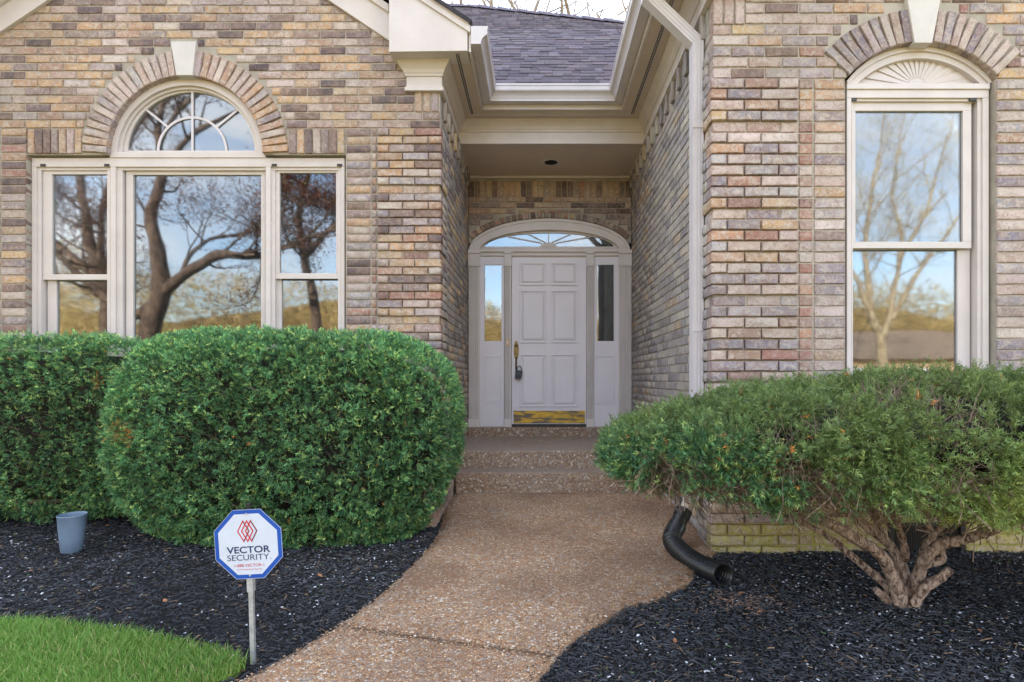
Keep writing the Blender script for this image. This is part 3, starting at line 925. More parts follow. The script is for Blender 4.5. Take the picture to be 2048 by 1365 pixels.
for i, (sc_, c, w, t, col) in enumerate(tabs):
    m = Matrix.Identity(4)
    m.col[0][:3] = sd_u*(w - 0.003); m.col[1][:3] = sd_s*(EXP + 0.03); m.col[2][:3] = sd_n*t; m.col[3][:3] = c + sd_n*0.003
    if i < 300 and sc_ > 0:
        o = bpy.data.objects.new('shingle', sme); o.color = (*col, 1); COL.objects.link(o); o.parent = roof; o.matrix_basis = m
    else:
        a = np.array(m); j = len(V); V.append(sv @ a[:3,:3].T + a[:3,3]); Fc.append(sfc + 8*j); Cc.append(np.tile(np.array((*col, 1)), (8, 1)))
np_mesh('further_shingles', np.vstack(V), np.vstack(Fc), M['shingle_a'], roof, np.vstack(Cc), kind='stuff')

# entry ceiling with its recessed lamp
ce = MB(); cl, cb = (0.157, 6.85), 0.085
ce.box(XL, XR, YB + 0.005, cl[1] - cb, ZF, ZF + 0.03); ce.box(XL, XR, cl[1] + cb, YD, ZF, ZF + 0.03)
ce.box(XL, cl[0] - cb, cl[1] - cb, cl[1] + cb, ZF, ZF + 0.03); ce.box(cl[0] + cb, XR, cl[1] - cb, cl[1] + cb, ZF, ZF + 0.03)
ceil = ce.build('entry_ceiling', M['soffit'], house)
ce = MB(); ce.box(XL + 0.001, XR - 0.001, YD - 0.03, YD - 0.002, ZF - 0.032, ZF - 0.001); ce.box(XL + 0.001, XL + 0.03, YB + 0.01, YD - 0.031, ZF - 0.032, ZF - 0.001); ce.box(XR - 0.03, XR - 0.001, YB + 0.01, YD - 0.031, ZF - 0.032, ZF - 0.001)
ce.build('ceiling_moulding', M['trim'], house, bevel=0.004)
lamp = MB(); n = 28; A, B = [], []
for i in range(n):
    t = 2*math.pi*i/n; A.append((cl[0] + .128*math.cos(t), cl[1] + .128*math.sin(t))); B.append((cl[0] + .078*math.cos(t), cl[1] + .078*math.sin(t)))
v = [(x, y, ZF - 0.002) for x, y in A] + [(x, y, ZF - 0.010) for x, y in B] + [(x, y, ZF + 0.09) for x, y in B]
lamp.add(v, [(i, (i+1)%n, n+(i+1)%n, n+i) for i in range(n)] + [(n+i, n+(i+1)%n, 2*n+(i+1)%n, 2*n+i) for i in range(n)] + [tuple(2*n+i for i in range(n))])
rl = lamp.build('recessed_light', M['trim'], house); rl.data.materials.append(M['dark'])
for p in rl.data.polygons:
    if p.index >= n: p.material_index = 1

# downspout on the right return wall
def rect_sweep(mb, path, prof):
    """profile (u across the path in the XZ plane, v along Y) swept with mitres"""
    pts = [Vector(p) for p in path]; b = len(mb.v); n = len(prof)
    for i, p in enumerate(pts):
        d0 = (pts[i] - pts[i-1]).normalized() if i else (pts[1]-pts[0]).normalized()
        d1 = (pts[i+1] - pts[i]).normalized() if i < len(pts)-1 else d0
        n0 = Vector((d0.z, 0, -d0.x)); n1 = Vector((d1.z, 0, -d1.x)); bi = (n0 + n1).normalized(); bi = bi/max(0.3, bi.dot(n0))
        for u, v in prof: q = p + bi*u + Vector((0, v, 0)); mb.v.append(tuple(q))
    for i in range(len(pts)-1):
        for k in range(n): mb.f.append((b+i*n+k, b+i*n+(k+1)%n, b+(i+1)*n+(k+1)%n, b+(i+1)*n+k))
    mb.f.append(tuple(b+k for k in range(n))); mb.f.append(tuple(b+(len(pts)-1)*n+k for k in range(n-1, -1, -1)))
w, d = 0.040, 0.047
dp = [(-w, -d), (-0.030, -d), (-0.027, -d+.005), (-0.018, -d+.005), (-0.015, -d), (-0.005, -d), (-0.002, -d+.005), (0.006, -d+.005), (0.009, -d), (0.020, -d), (0.023, -d+.005), (0.031, -d+.005), (0.034, -d), (w, -d), (w, d), (-w, d)]
ds = MB()
DY = 4.142
rect_sweep(ds, [(0.800, DY, 4.18), (0.800, DY, 4.03), (1.153, DY, 3.690), (1.153, DY, 0.46), (1.09, DY, 0.36)], dp)
dsp = fix_normals(ds.build('downspout', M['metal_w'], house)); dsp['label'] = 'fluted pale downspout fixed to the grey side wall'
mb = MB(); mb.box(1.196, 1.222, DY - 0.055, DY - 0.04, 3.07, 3.10); 
for z in (3.065, 1.6):
    b = MB(); b.box(1.110, 1.232, DY - 0.051, DY - 0.0485, z, z + 0.05); b.build('strap', M['metal_w'], dsp).matrix_parent_inverse = HINV @ Matrix.Translation((0, YL, 0))

# foundation vent
fv = MB(); fv.pframe((1778, 1932, 1046, 1130), (1788, 1922, 1055, 1122), YR - 0.012, YR + 0.05)
fvo = fv.build('foundation_vent', M['black'], house, bevel=0.002)
sl = MB()
for i in range(28): sl.pbox(1788 + i*4.8, 1790.2 + i*4.8, 1055, 1122, YR + 0.004, YR + 0.008)
for i in range(15): sl.pbox(1788, 1922, 1055 + i*4.6, 1056.8 + i*4.6, YR + 0.009, YR + 0.013)
sl.build('mesh_screen', M['black'], fvo, kind='stuff')
b = MB(); b.pbox(1788, 1922, 1050, 1126, YR + 0.06, YR + 0.07); b.build('backing', M['dark'], fvo)
# ------------------------------------------------------------------ windows
def part(mb, name, mat, parent, bevel=0.0025, **k): return mb.build(name, mat, parent, bevel=bevel, **k)
def pane(parent, px0, px1, py0, py1, Y):
    return MB().pbox(px0, px1, py0, py1, Y, Y + 0.006).build('pane', M['glass'], parent)

def parc(cx, cy, a, b, t0, t1, n): return [(cx + a*math.cos(t0+(t1-t0)*i/n), cy - b*math.sin(t0+(t1-t0)*i/n)) for i in range(n+1)]
YW = YL + 0.055
win = MB()
win.pframe((63, 689, 316, 742), (72, 682, 334, 728), YW, YW + 0.12)        # outer casing
win.pbox(221, 231, 334, 728, YW, YW + 0.12); win.pbox(531, 541, 334, 728, YW, YW + 0.12)   # mullions
window1 = win.build('window', M['trim'], house, bevel=0.003)
window1['label'] = 'three-part window with a half-round light above the middle'
cs = MB(); cs.pframe((72, 221, 334, 728), (82, 214, 341, 720), YW + 0.018, YW + 0.12); part(cs, 'inner_casing', M['trim'], window1)
cs = MB(); cs.pframe((541, 682, 334, 728), (550, 682-6, 341, 720), YW + 0.018, YW + 0.12); part(cs, 'inner_casing', M['trim'], window1)
cs = MB(); cs.pframe((231, 531, 334, 728), (245, 531, 341, 722), YW + 0.018, YW + 0.13); part(cs, 'inner_casing', M['trim'], window1)
# left double hung
s = MB(); s.pframe((86, 224, 337, 560), (104, 217, 349, 549), YW + 0.035, YW + 0.065); part(s, 'upper_sash', M['trim'], window1); pane(window1, 103, 218, 348, 550, YW + 0.052)
s = MB(); s.pframe((95, 232, 553, 735), (113, 224, 561, 722), YW + 0.070, YW + 0.10); part(s, 'lower_sash', M['trim'], window1); pane(window1, 112, 225, 560, 723, YW + 0.086)
# middle fixed light
s = MB(); s.pframe((252, 537, 338, 735), (266, 522, 350, 722), YW + 0.045, YW + 0.09); part(s, 'fixed_sash', M['trim'], window1); pane(window1, 265, 523, 349, 723, YW + 0.066)
# right double hung
s = MB(); s.pframe((545, 684, 335, 558), (559, 672, 346, 547), YW + 0.035, YW + 0.065); part(s, 'upper_sash', M['trim'], window1); pane(window1, 558, 673, 345, 548, YW + 0.052)
s = MB(); s.pframe((549, 688, 551, 735), (563, 677, 558, 722), YW + 0.070, YW + 0.10); part(s, 'lower_sash', M['trim'], window1); pane(window1, 562, 678, 557, 723, YW + 0.086)
for px in (84, 212, 547, 678):
    b = MB(); b.pbox(px-4, px+6, 328, 333, YW - 0.008, YW - 0.001); part(b, 'screen_clip', M['sill'], window1, 0.001)
s = MB(); s.pbox(52, 700, 742, 754, YW - 0.06, YW + 0.12); part(s, 'sill', M['trim'], window1)
# half-round light
h = MB()
n = 48
h.pstrip(parc(374, 310, 155, 153, 0, math.pi, n), parc(374, 310, 141, 139, 0, math.pi, n), YW - 0.006, YW + 0.12)
h.pstrip(parc(375.5, 309, 141, 138, 0, math.pi, n), parc(376.5, 308, 133, 129, 0, math.pi, n), YW + 0.022, YW + 0.12)
h.pbox(219, 531, 304, 315.5, YW - 0.010, YW + 0.12)
part(h, 'arched_casing', M['trim'], window1, 0.003)
h = MB(); h.pstrip(parc(381, 306, 134, 128, 0, math.pi, n), parc(383.5, 303, 128.5, 118.5, 0, math.pi, n), YW + 0.045, YW + 0.075); h.pbox(248, 516, 301.5, 306, YW + 0.04, YW + 0.075)
part(h, 'arched_sash', M['trim'], window1)
g = MB(); g.pprism(parc(383.5, 304, 131, 122, 0, math.pi, 40), YW + 0.062, YW + 0.068); g.build('pane', M['glass'], window1)
mm = MB(); YM = YW + 0.050
def bar(mb, a, b, w, Yf, Yb):
    (x0, y0), (x1, y1) = a, b; l = math.hypot(x1-x0, y1-y0); nx, ny = -(y1-y0)/l*w/2, (x1-x0)/l*w/2
    mb.pprism([(x0+nx, y0+ny), (x1+nx, y1+ny), (x1-nx, y1-ny), (x0-nx, y0-ny)], Yf, Yb)
b = MB(); bar(b, (384.5, 303), (384.5, 184), 4.2, YM, YM + 0.01); b.build('muntin', M['metal_w'], window1)
b = MB(); b.pstrip(parc(384, 303, 70.5, 70, 0, math.pi, 30), parc(384, 303, 66, 65.5, 0, math.pi, 30), YM + 0.001, YM + 0.011); b.build('muntin', M['metal_w'], window1)
for t in (math.radians(45), math.radians(135)):
    b = MB(); bar(b, (384 + 70*math.cos(t), 303 - 70*math.sin(t)), (384 + 131*math.cos(t), 303 - 119*math.sin(t)), 4.2, YM, YM + 0.01); b.build('muntin', M['metal_w'], window1)
def room(px0, px1, py0, py1, Yf, depth, parent):
    x0, x1, z0, z1 = XW(px0, Yf), XW(px1, Yf), ZW(py1, Yf), ZW(py0, Yf)
    m = MB(); Yb = Yf + depth
    v = [(x0,Yf,z0),(x1,Yf,z0),(x1,Yf,z1),(x0,Yf,z1),(x0,Yb,z0),(x1,Yb,z0),(x1,Yb,z1),(x0,Yb,z1)]
    m.add(v, [(4,5,6,7),(0,4,7,3),(1,2,6,5),(3,7,6,2),(0,1,5,4)])
    m.build('room_interior', M['dark'], parent)
room(60, 700, 150, 760, YW + 0.13, 0.35, window1)

# right window
YV = YR + 0.05
win = MB()
win.pframe((1694, 1978, 177, 820), (1703, 1966, 196, 806), YV, YV + 0.12)
window2 = win.build('window', M['trim'], house, bevel=0.003)
window2['label'] = 'tall double-hung window under a carved sunburst panel'
s = MB(); s.pframe((1703, 1966, 196, 806), (1706, 1955, 203, 800), YV + 0.016, YV + 0.12); part(s, 'inner_casing', M['trim'], window2)
s = MB(); s.pframe((1699, 1943, 203, 497), (1711, 1926, 222, 484), YV + 0.035, YV + 0.065); part(s, 'upper_sash', M['trim'], window2); pane(window2, 1710, 1927, 221, 485, YV + 0.052)
s = MB(); s.pframe((1690, 1940, 491, 812), (1702, 1915, 500, 796), YV + 0.070, YV + 0.10); part(s, 'lower_sash', M['trim'], window2); pane(window2, 1701, 1916, 499, 797, YV + 0.086)
for px in (1704, 1944):
    b = MB(); b.pbox(px-4, px+10, 196, 202, YV + 0.002, YV + 0.015); part(b, 'screen_clip', M['sill'], window2, 0.001)
def seg(cx, top, halfw, rise, n=30):
    r = (halfw**2 + rise**2)/(2*rise); t = math.asin(halfw/r)
    return [(cx + r*math.sin(-t + 2*t*i/n), top + r - r*math.cos(-t + 2*t*i/n)) for i in range(n+1)]
s = MB(); s.pstrip(seg(1839, 90, 146, 73), seg(1839, 102, 141, 66), YV - 0.004, YV + 0.10); part(s, 'arched_casing', M['trim'], window2)
s = MB(); s.pstrip(seg(1838.5, 102, 140.5, 66), seg(1838, 117, 124, 52), YV + 0.012, YV + 0.10); part(s, 'arched_moulding', M['trim'], window2)
s = MB(); s.pbox(1694, 1980, 167, 178, YV - 0.012, YV + 0.10); part(s, 'ledge', M['trim'], window2)
# sunburst: wedge-shaped rays
sun_b = MB(); bs = seg(1836, 116, 126, 54, 60); sun_b.pprism(bs, YV + 0.050, YV + 0.08); sunb = part(sun_b, 'sunburst_panel', M['trim'], window2, 0.0)
hubx, huby = 1834, 173
for i in range(13):
    t0 = math.radians(8 + i*164/13 + 1.3); t1 = math.radians(8 + (i+1)*164/13 - 1.3)
    def edge(t):
        # distance from the hub to the segment curve along direction t
        for k in range(200):
            d = k*0.8; x, y = hubx + d*math.cos(t), huby - d*math.sin(t)
            r = (126**2 + 54**2)/(2*54)
            if math.hypot(x - 1836, y - (116 + r)) > r - 5 or abs(x - 1836) > 120: return d
        return 100
    d0, d1 = edge(t0), edge(t1); r0 = 18
    a = [(hubx + r0*math.cos(t0), huby - r0*math.sin(t0)), (hubx + d0*math.cos(t0), huby - d0*math.sin(t0)), (hubx + d1*math.cos(t1), huby - d1*math.sin(t1)), (hubx + r0*math.cos(t1), huby - r0*math.sin(t1))]
    v = [P(x, y, YV + 0.049 - dd) for (x, y), dd in zip(a, (0.001, 0.002, 0.009, 0.002))] + [P(x, y, YV + 0.051) for x, y in a]
    m = MB().add(v, [(0,1,2,3), (0,4,5,1), (1,5,6,2), (2,6,7,3), (3,7,4,0)])
    fix_normals(m.build('sunburst_ray', M['trim'], window2))
m = MB(); m.pprism(parc(hubx, 172, 17.5, 12, 0, math.pi, 16), YV + 0.036, YV + 0.052); part(m, 'sunburst_hub', M['trim'], window2)
s = MB(); s.pbox(1684, 1992, 820, 834, YV - 0.07, YV + 0.12); part(s, 'sill', M['trim'], window2)
room(1690, 1985, 170, 840, YV + 0.13, 0.35, window2)

# ------------------------------------------------------------------ front door and its surround
YS = 7.275
sur = MB()
n = 48
sur.pstrip(parc(EX, EY, 161.5, 64, 0, math.pi, n), parc(EX, EY, 156, 59, 0, math.pi, n), YS - 0.012, YD + 0.05)
sur.pstrip(parc(EX, EY, 156, 59, 0, math.pi, n), parc(EX, EY, 143, 46, 0, math.pi, n), YS, YD + 0.05)
sur.pstrip(parc(EX, EY - 1, 143, 46, 0, math.pi, n), parc(EX, EY - 1, 139, 41, 0, math.pi, n), YS - 0.014, YD + 0.05)
sur.pstrip(parc(EX, EY - 3, 139, 39, 0, math.pi, n), parc(1098, EY - 6, 135, 34, 0, math.pi, n), YS + 0.012, YD + 0.05)
surround = sur.build('door_surround', M['trim'], house, bevel=0.003)
surround['label'] = 'pale door surround with elliptical fanlight, fluted pilasters and sidelights'
t = MB(); t.pstrip(parc(1098, 495, 136, 34, 0, math.pi, n), parc(1097.5, 494.5, 130, 28, 0, math.pi, n), YS + 0.03, YS + 0.06); t.pbox(962, 1234, 493.5, 498, YS + 0.03, YS + 0.06); part(t, 'fanlight_sash', M['trim'], surround)
g = MB(); g.pprism(parc(1097.5, 496, 133, 31, 0, math.pi, 40), YS + 0.045, YS + 0.050); g.build('fanlight_pane', M['glass'], surround)
t = MB(); t.pprism(parc(1097, 494, 16.5, 9, 0, math.pi, 20), YS + 0.022, YS + 0.042); part(t, 'fanlight_hub', M['trim'], surround)
for (tx, ty) in ((1016, 473.5), (1056, 468.3), (1097.5, 466.2), (1142, 468.3), (1182, 474)):
    dxx, dyy = tx - 1097, ty - 492; l = math.hypot(dxx, dyy*1.0)
    b = MB(); bar(b, (1097 + dxx*0.16, 492 + dyy*0.3), (tx, ty), 2.0, YS + 0.031, YS + 0.043); b.build('muntin', M['trim'], surround)
t = MB(); t.pbox(938, 1260, 498, 504, YS - 0.02, YD + 0.05); t.pbox(939, 1259, 504, 512, YS + 0.006, YD + 0.05); t.pbox(959, 1240, 512, 514.5, YS + 0.03, YD + 0.05)
part(t, 'entablature', M['trim'], surround, 0.003)
def pilaster(x0, x1, nfl):
    p = MB(); p.pbox(x0, x1, 513, 855, YS, YD + 0.05)
    p.pbox(x0 - 1.2, x1 + 1.2, 499.5, 507, YS - 0.03, YS - 0.021); p.pbox(x0 - 0.6, x1 + 0.6, 507, 530, YS - 0.014, YS - 0.0005); p.pbox(x0 - 1.0, x1 + 1.0, 530, 532.5, YS - 0.019, YS - 0.0005)
    o = p.build('pilaster', M['trim'], surround, bevel=0.0025)
    w = (x1 - x0 - 2)/nfl
    for i in range(nfl):
        r = MB(); r.pbox(x0 + 1 + i*w + 0.35*0, x0 + 1 + i*w + w*0.55, 533, 838, YS - 0.022, YS - 0.0005)
        p2 = r.v
        f = r.build('reed', M['trim'], surround, bevel=0.004)
    b = MB(); b.pbox(x0 - 0.6, x1 + 0.6, 838, 855.5, YS - 0.014, YS - 0.0005); part(b, 'pilaster_base', M['trim'], surround)
pilaster(936.8, 959.5, 5); pilaster(1009, 1022.5, 4); pilaster(1173.5, 1187.5, 4); pilaster(1238, 1263, 5)
def sidelight(x0, x1, gx0, gx1, lab):
    Yf = YS + 0.028
    f = MB(); f.pframe((x0, x1, 514, 855), (gx0, gx1, 530, 682.5), Yf, Yf + 0.05)
    o = f.build('sidelight', M['door'], surround, bevel=0.002)
    o['label'] = lab
    pane(surround, gx0 - 0.5, gx1 + 0.5, 529.5, 683, Yf + 0.02)
    p = MB(); p.pframe((gx0 - 2.5, gx1 + 1, 712, 808), (gx0 + 0.2, gx1 - 1.8, 714.5, 805.5), Yf - 0.008, Yf - 0.0005); p.pbox(gx0 + 2, gx1 - 3.5, 716.5, 803.5, Yf - 0.005, Yf - 0.0005)
    part(p, 'sidelight_panel', M['door'], surround, 0.002)
sidelight(960, 1008.5, 969, 1003, 'narrow sidelight left of the door, glass above a panel')
sidelight(1188, 1237.5, 1194, 1228, 'narrow sidelight right of the door, glass above a panel')

door = MB(); YDR = YS + 0.036
door.pbox(1023.5, 1172.5, 514, 848.5, YDR, YDR + 0.045)
dooro = door.build('front_door', M['door'], house, bevel=0.003)
dooro['label'] = 'six-panel pale grey front door with brass kick plate'
for x0, x1 in ((1039, 1093), (1102, 1155.5)):
    for y0, y1 in ((525.5, 571), (581, 686), (709, 814)):
        p = MB()
        p.pframe((x0, x1, y0, y1), (x0 + 2.6, x1 - 2.6, y0 + 2.6, y1 - 2.6), YDR - 0.016, YDR - 0.0005)
        # raised field with sloping edges
        a = [(x0+4.2, y1-4.2), (x1-4.2, y1-4.2), (x1-4.2, y0+4.2), (x0+4.2, y0+4.2)]; b = [(x0+8.5, y1-8.5), (x1-8.5, y1-8.5), (x1-8.5, y0+8.5), (x0+8.5, y0+8.5)]
        v = [P(x, y, YDR - 0.0006) for x, y in a] + [P(x, y, YDR - 0.015) for x, y in b]
        p.add(v, [(0,1,5,4), (1,2,6,5), (2,3,7,6), (3,0,4,7), (4,5,6,7)])
        p.build('panel', M['door'], dooro, bevel=0.0015)
k = MB(); k.pbox(1027, 1170, 822, 847, YDR - 0.004, YDR - 0.0005); k.build('kick_plate', M['kick'], dooro, bevel=0.001)
th = MB(); th.pbox(1022, 1174.5, 848.8, 853.5, YS + 0.0, YD + 0.05); th.build('threshold', M['sill'], house, bevel=0.003)
# handle set
hd = MB()
pl = parc(1032.5, 701, 5.2, 19, 0, 2*math.pi, 28)[:-1]
hd.pprism(pl, YDR - 0.008, YDR - 0.0006)
hd.build('handle_plate', M['brassd'], dooro, bevel=0.002)
hg = MB(); hg.tube([P(1032.5, 716, YDR - 0.01), P(1032.5, 719, YDR - 0.04), P(1032.3, 724, YDR - 0.055), P(1032.2, 731, YDR - 0.05), P(1032.5, 737, YDR - 0.03), P(1032.8, 740, YDR - 0.004)], [0.010, 0.010, 0.011, 0.010, 0.011, 0.014], 10)
hg.pprism(parc(1032.5, 692, 2.6, 2.6, 0, 2*math.pi, 14)[:-1], YDR - 0.014, YDR - 0.0085)
hg.build('door_handle', M['brassd'], dooro, smooth=True)
db = MB(); db.pbox(1012.5, 1018, 680, 692, YS - 0.019, YS - 0.013); db.build('doorbell', M['brassb'], surround, bevel=0.001)
db = MB(); db.pprism(parc(1015.2, 686, 1.4, 1.6, 0, 2*math.pi, 12)[:-1], YS - 0.022, YS - 0.0192); db.build('bell_button', M['signw'], surround)
pk = MB(); pk.pprism(parc(1098, 571, 1.0, 1.0, 0, 2*math.pi, 12)[:-1], YDR - 0.004, YDR - 0.0006); pk.build('peephole', M['brassd'], dooro)
room(962, 1236, 462, 846, YS + 0.10, 0.3, house)

# lock box hanging from the handle
lb = empty('lock_box', P(1036, 758, YDR - 0.06), label='small grey key lock box hanging from the brass door handle', category='lock box')
lb.rotation_euler = (0, math.radians(7), 0)
b = MB(); b.box(-.042, .042, -.03, .03, 0.0, .112); b.build('body', M['lockbox'], lb, bevel=0.012)
b = MB(); b.box(-.045, .045, -.033, .033, 0.07, .10); b.build('cover', M['black'], lb, bevel=0.010)
b = MB(); b.box(-.028, .028, -.0345, -.0305, 0.015, .062); b.build('dial_face', M['black'], lb, bevel=0.002)
b = MB(); b.tube([(-.026, 0, .10), (-.026, 0, .135), (-.018, 0, .155), (0, 0, .162), (.018, 0, .155), (.026, 0, .135), (.026, 0, .10)], 0.0055, 8); b.build('shackle', M['sill'], lb, smooth=True)

# ------------------------------------------------------------------ steps, path, ground
ZL1, ZL2 = 0.535, 0.358
st = empty('entry_steps', (0, 5.46, 0.17), kind='structure')
def step(name, x0, x1, y0, y1, z0, z1, nm):
    """a cast step with a slightly uneven nosing"""
    m = MB(); nx = 40
    for i in range(nx):
        pass
    m.box(x0, x1, y0, y1, z0, z1)
    o = m.build(name, M['stepagg'], None, bevel=0.012); o.parent = st; o.matrix_parent_inverse = Matrix.Translation((0, -5.46, -0.17)); return o
step('landing', XL + 0.003, XR - 0.003, 5.742, YD - 0.02, 0.0, ZL1, 0)
step('step', -0.79, XR - 0.003, 5.46, 5.738, 0.0, ZL2, 0)
step('door_step', XL + 0.003, XR - 0.003, 7.185, YD + 0.02, 0.40, 0.648, 0)

def interp(pts, n):
    """smooth resample of a polyline"""
    P_ = [Vector((*p, 0)) for p in pts]; out = []
    m = len(P_)
    for i in range(m-1):
        a, b, c, d = P_[max(i-1, 0)], P_[i], P_[i+1], P_[min(i+2, m-1)]
        for k in range(n):
            t = k/n
            q = 0.5*((2*b) + (c-a)*t + (2*a-5*b+4*c-d)*t*t + (3*b-a-3*c+d)*t*t*t); out.append((q.x, q.y))
    out.append((P_[-1].x, P_[-1].y)); return out
LE = [G(889, 1008), G(884, 1040), G(866, 1082), G(800, 1152), G(700, 1232), G(575, 1308), G(450, 1368), (-1.75, 2.02), (-2.6, 1.35), (-3.8, 0.7)]
RE = [(1.25, 5.0), (1.26, 4.15), (1.22, 3.88), G(1398, 1124), G(1372, 1165), G(1250, 1216), G(1160, 1262), G(1112, 1308), G(1062, 1368), (-0.35, 1.55), (-1.3, 0.35), (-2.6, -0.7)]
LE = [(-0.80, 5.46)] + LE
RE = [(1.25, 5.46)] + RE
left = interp(LE, 12); right = interp(RE, 12)
def resample(c, n):
    c = np.array(c); d = np.r_[0, np.cumsum(np.hypot(*np.diff(c, axis=0).T))]; t = np.linspace(0, d[-1], n)
    return np.c_[np.interp(t, d, c[:,0]), np.interp(t, d, c[:,1])]
# rows are matched by depth while both edges run forward
ja, jb = G(715, 1248), G(1112, 1308)
def edge_at(c, Y):
    c = np.array(c); i = np.argsort(c[:,1]); return float(np.interp(Y, c[i,1], c[i,0]))
NRW = 90
def row_pts(f):
    """f 0..1 along the path: end points on the left and right edge"""
    A, B = PA, PB
    k = f*(len(A)-1); i = min(int(k), len(A)-2); t = k - i
    return A[i]*(1-t) + A[i+1]*t, B[i]*(1-t) + B[i+1]*t
iA = int(np.argmin([math.hypot(x-ja[0], y-ja[1]) for x, y in left])); iB = int(np.argmin([math.hypot(x-jb[0], y-jb[1]) for x, y in right]))
path = empty('path', (0, 3.5, 0), kind='structure')
def path_slab(A, B, nm, gapa, gapb):
    A, B = resample(A, 60), resample(B, 60)
    v, f = [], []; nc = 24
    for i in range(60):
        for j in range(nc+1):
            t = j/nc; x, y = A[i]*(1-t) + B[i]*t
            y2 = y + (gapa if i == 0 else 0) + (gapb if i == 59 else 0)
            e = min(j, nc-j); dz_ = -0.012 if e == 0 else 0.0
            if i in (0, 59) : dz_ = -0.006
            wobx = 0.006*math.sin(i*1.7)+0.004*math.sin(i*3.1+1) if e == 0 else 0
            v.append((x + wobx, y2, zg(y2) + dz_ + 0.002*math.sin(x*5+y*3)))
    W = nc+1
    f = [(i*W+j, i*W+j+1, (i+1)*W+j+1, (i+1)*W+j) for i in range(59) for j in range(nc)]
    # skirt
    rim = [i*W for i in range(60)] + [59*W+j for j in range(1, W)] + [i*W+nc for i in range(58, -1, -1)] + [j for j in range(nc-1, 0, -1)]
    b = len(v); v += [(v[i][0], v[i][1], v[i][2] - 0.09) for i in rim]; m = len(rim)
    f += [(rim[k], rim[(k+1)%m], b+(k+1)%m, b+k) for k in range(m)]
    mb = MB(); mb.v, mb.f = v, f
    o = fix_normals(mb.build('path_slab', M['agg'], None)); o.parent = path; o.matrix_parent_inverse = Matrix.Translation((0, -3.5, 0))
    for p in o.data.polygons: p.use_smooth = True
    return A, B
A1, B1 = path_slab(left[:iA+1], right[:iB+1], 'a', 0.0, 0.006)
A2, B2 = path_slab(left[iA:], right[iB:], 'b', -0.008, 0.0)

def in_poly(x, y, poly):
    poly = np.asarray(poly); n = len(poly); c = np.zeros(len(x), dtype=bool); j = n-1
    for i in range(n):
        xi, yi = poly[i]; xj, yj = poly[j]
        m = ((yi > y) != (yj > y)) & (x < (xj-xi)*(y-yi)/(yj-yi+1e-12) + xi); c ^= m; j = i
    return c
path_poly = np.array(left + right[::-1])
grass_edge_px = [(-140, 1234), (0, 1242), (70, 1244), (150, 1252), (250, 1264), (340, 1278), (420, 1298), (470, 1314), (488, 1326)]
ge = interp([G(*p) for p in grass_edge_px], 10)
zgv = lambda y: 0.05*(np.clip(y, -4.0, 5.6) - 2.1)

# ground: one sheet out to the horizon
gx = np.concatenate([np.linspace(-300, -14, 14), np.linspace(-12, 12, 49), np.linspace(14, 300, 14)]); gy = np.concatenate([np.linspace(-300, -14, 14), np.linspace(-12, 14, 53), np.linspace(16, 300, 14)])
X, Y = np.meshgrid(gx, gy); Z = zgv(Y) - 0.055
far = Y < -12
Z = np.where(far, Z + (-12 - Y)*0.012, Z)
v = np.c_[X.ravel(), Y.ravel(), Z.ravel()]; nx = len(gx); i = np.arange(len(gx)*len(gy)).reshape(len(gy), nx)
f = np.c_[i[:-1,:-1].ravel(), i[:-1,1:].ravel(), i[1:,1:].ravel(), i[1:,:-1].ravel()]
np_mesh('ground', v, f, M['field'], None, kind='structure', smooth=True)
# mulch beds
def bed(name, x0, x1, y0, y1, step_):
    gx = np.arange(x0, x1, step_); gy = np.arange(y0, y1, step_); X, Y = np.meshgrid(gx, gy)
    p = np.c_[X.ravel(), Y.ravel(), 0*X.ravel()]
    z = zgv(p[:,1]) - 0.030 + 0.006*wob(p, 6.0) + 0.005*wob(p, 17.0)
    inp = in_poly(p[:,0], p[:,1], path_poly); z = np.where(inp, zgv(p[:,1]) - 0.052, z)
    p[:,2] = z; nx = len(gx); i = np.arange(len(p)).reshape(len(gy), nx)
    f = np.c_[i[:-1,:-1].ravel(), i[:-1,1:].ravel(), i[1:,1:].ravel(), i[1:,:-1].ravel()]
    return np_mesh(name, p, f, M['soil'], None, kind='structure', smooth=True)
bed('mulch_bed', -6.2, 4.0, 1.2, 5.6, 0.035)
# ------------------------------------------------------------------ grass, mulch, pebbles
grass_poly = np.array(ge + [G(474, 1342), G(425, 1366), (-1.82, 2.03), (-2.7, 1.38), (-3.6, 1.0), (-6.0, 1.0), (-6.0, ge[0][1])])
gm = MB()
cx_, cy_ = grass_poly.mean(axis=0)
pp = [(x, y) for x, y in grass_poly]
nn = len(pp)
gm.add([(x, y, zg(y) - 0.004) for x, y in pp] + [(x, y, zg(y) - 0.05) for x, y in pp], [tuple(range(nn))] + [(i, (i+1)%nn, nn+(i+1)%nn, nn+i) for i in range(nn)])
fix_normals(gm.build('lawn_patch', M['lawn'], None, kind='structure'))

def scatter(n, x0, x1, y0, y1, inside=None, outside=()):
    x = nrg.uniform(x0, x1, n); y = nrg.uniform(y0, y1, n); m = np.ones(n, bool)
    if inside is not None: m &= in_poly(x, y, inside)
    for o in outside: m &= ~in_poly(x, y, o)
    return x[m], y[m]

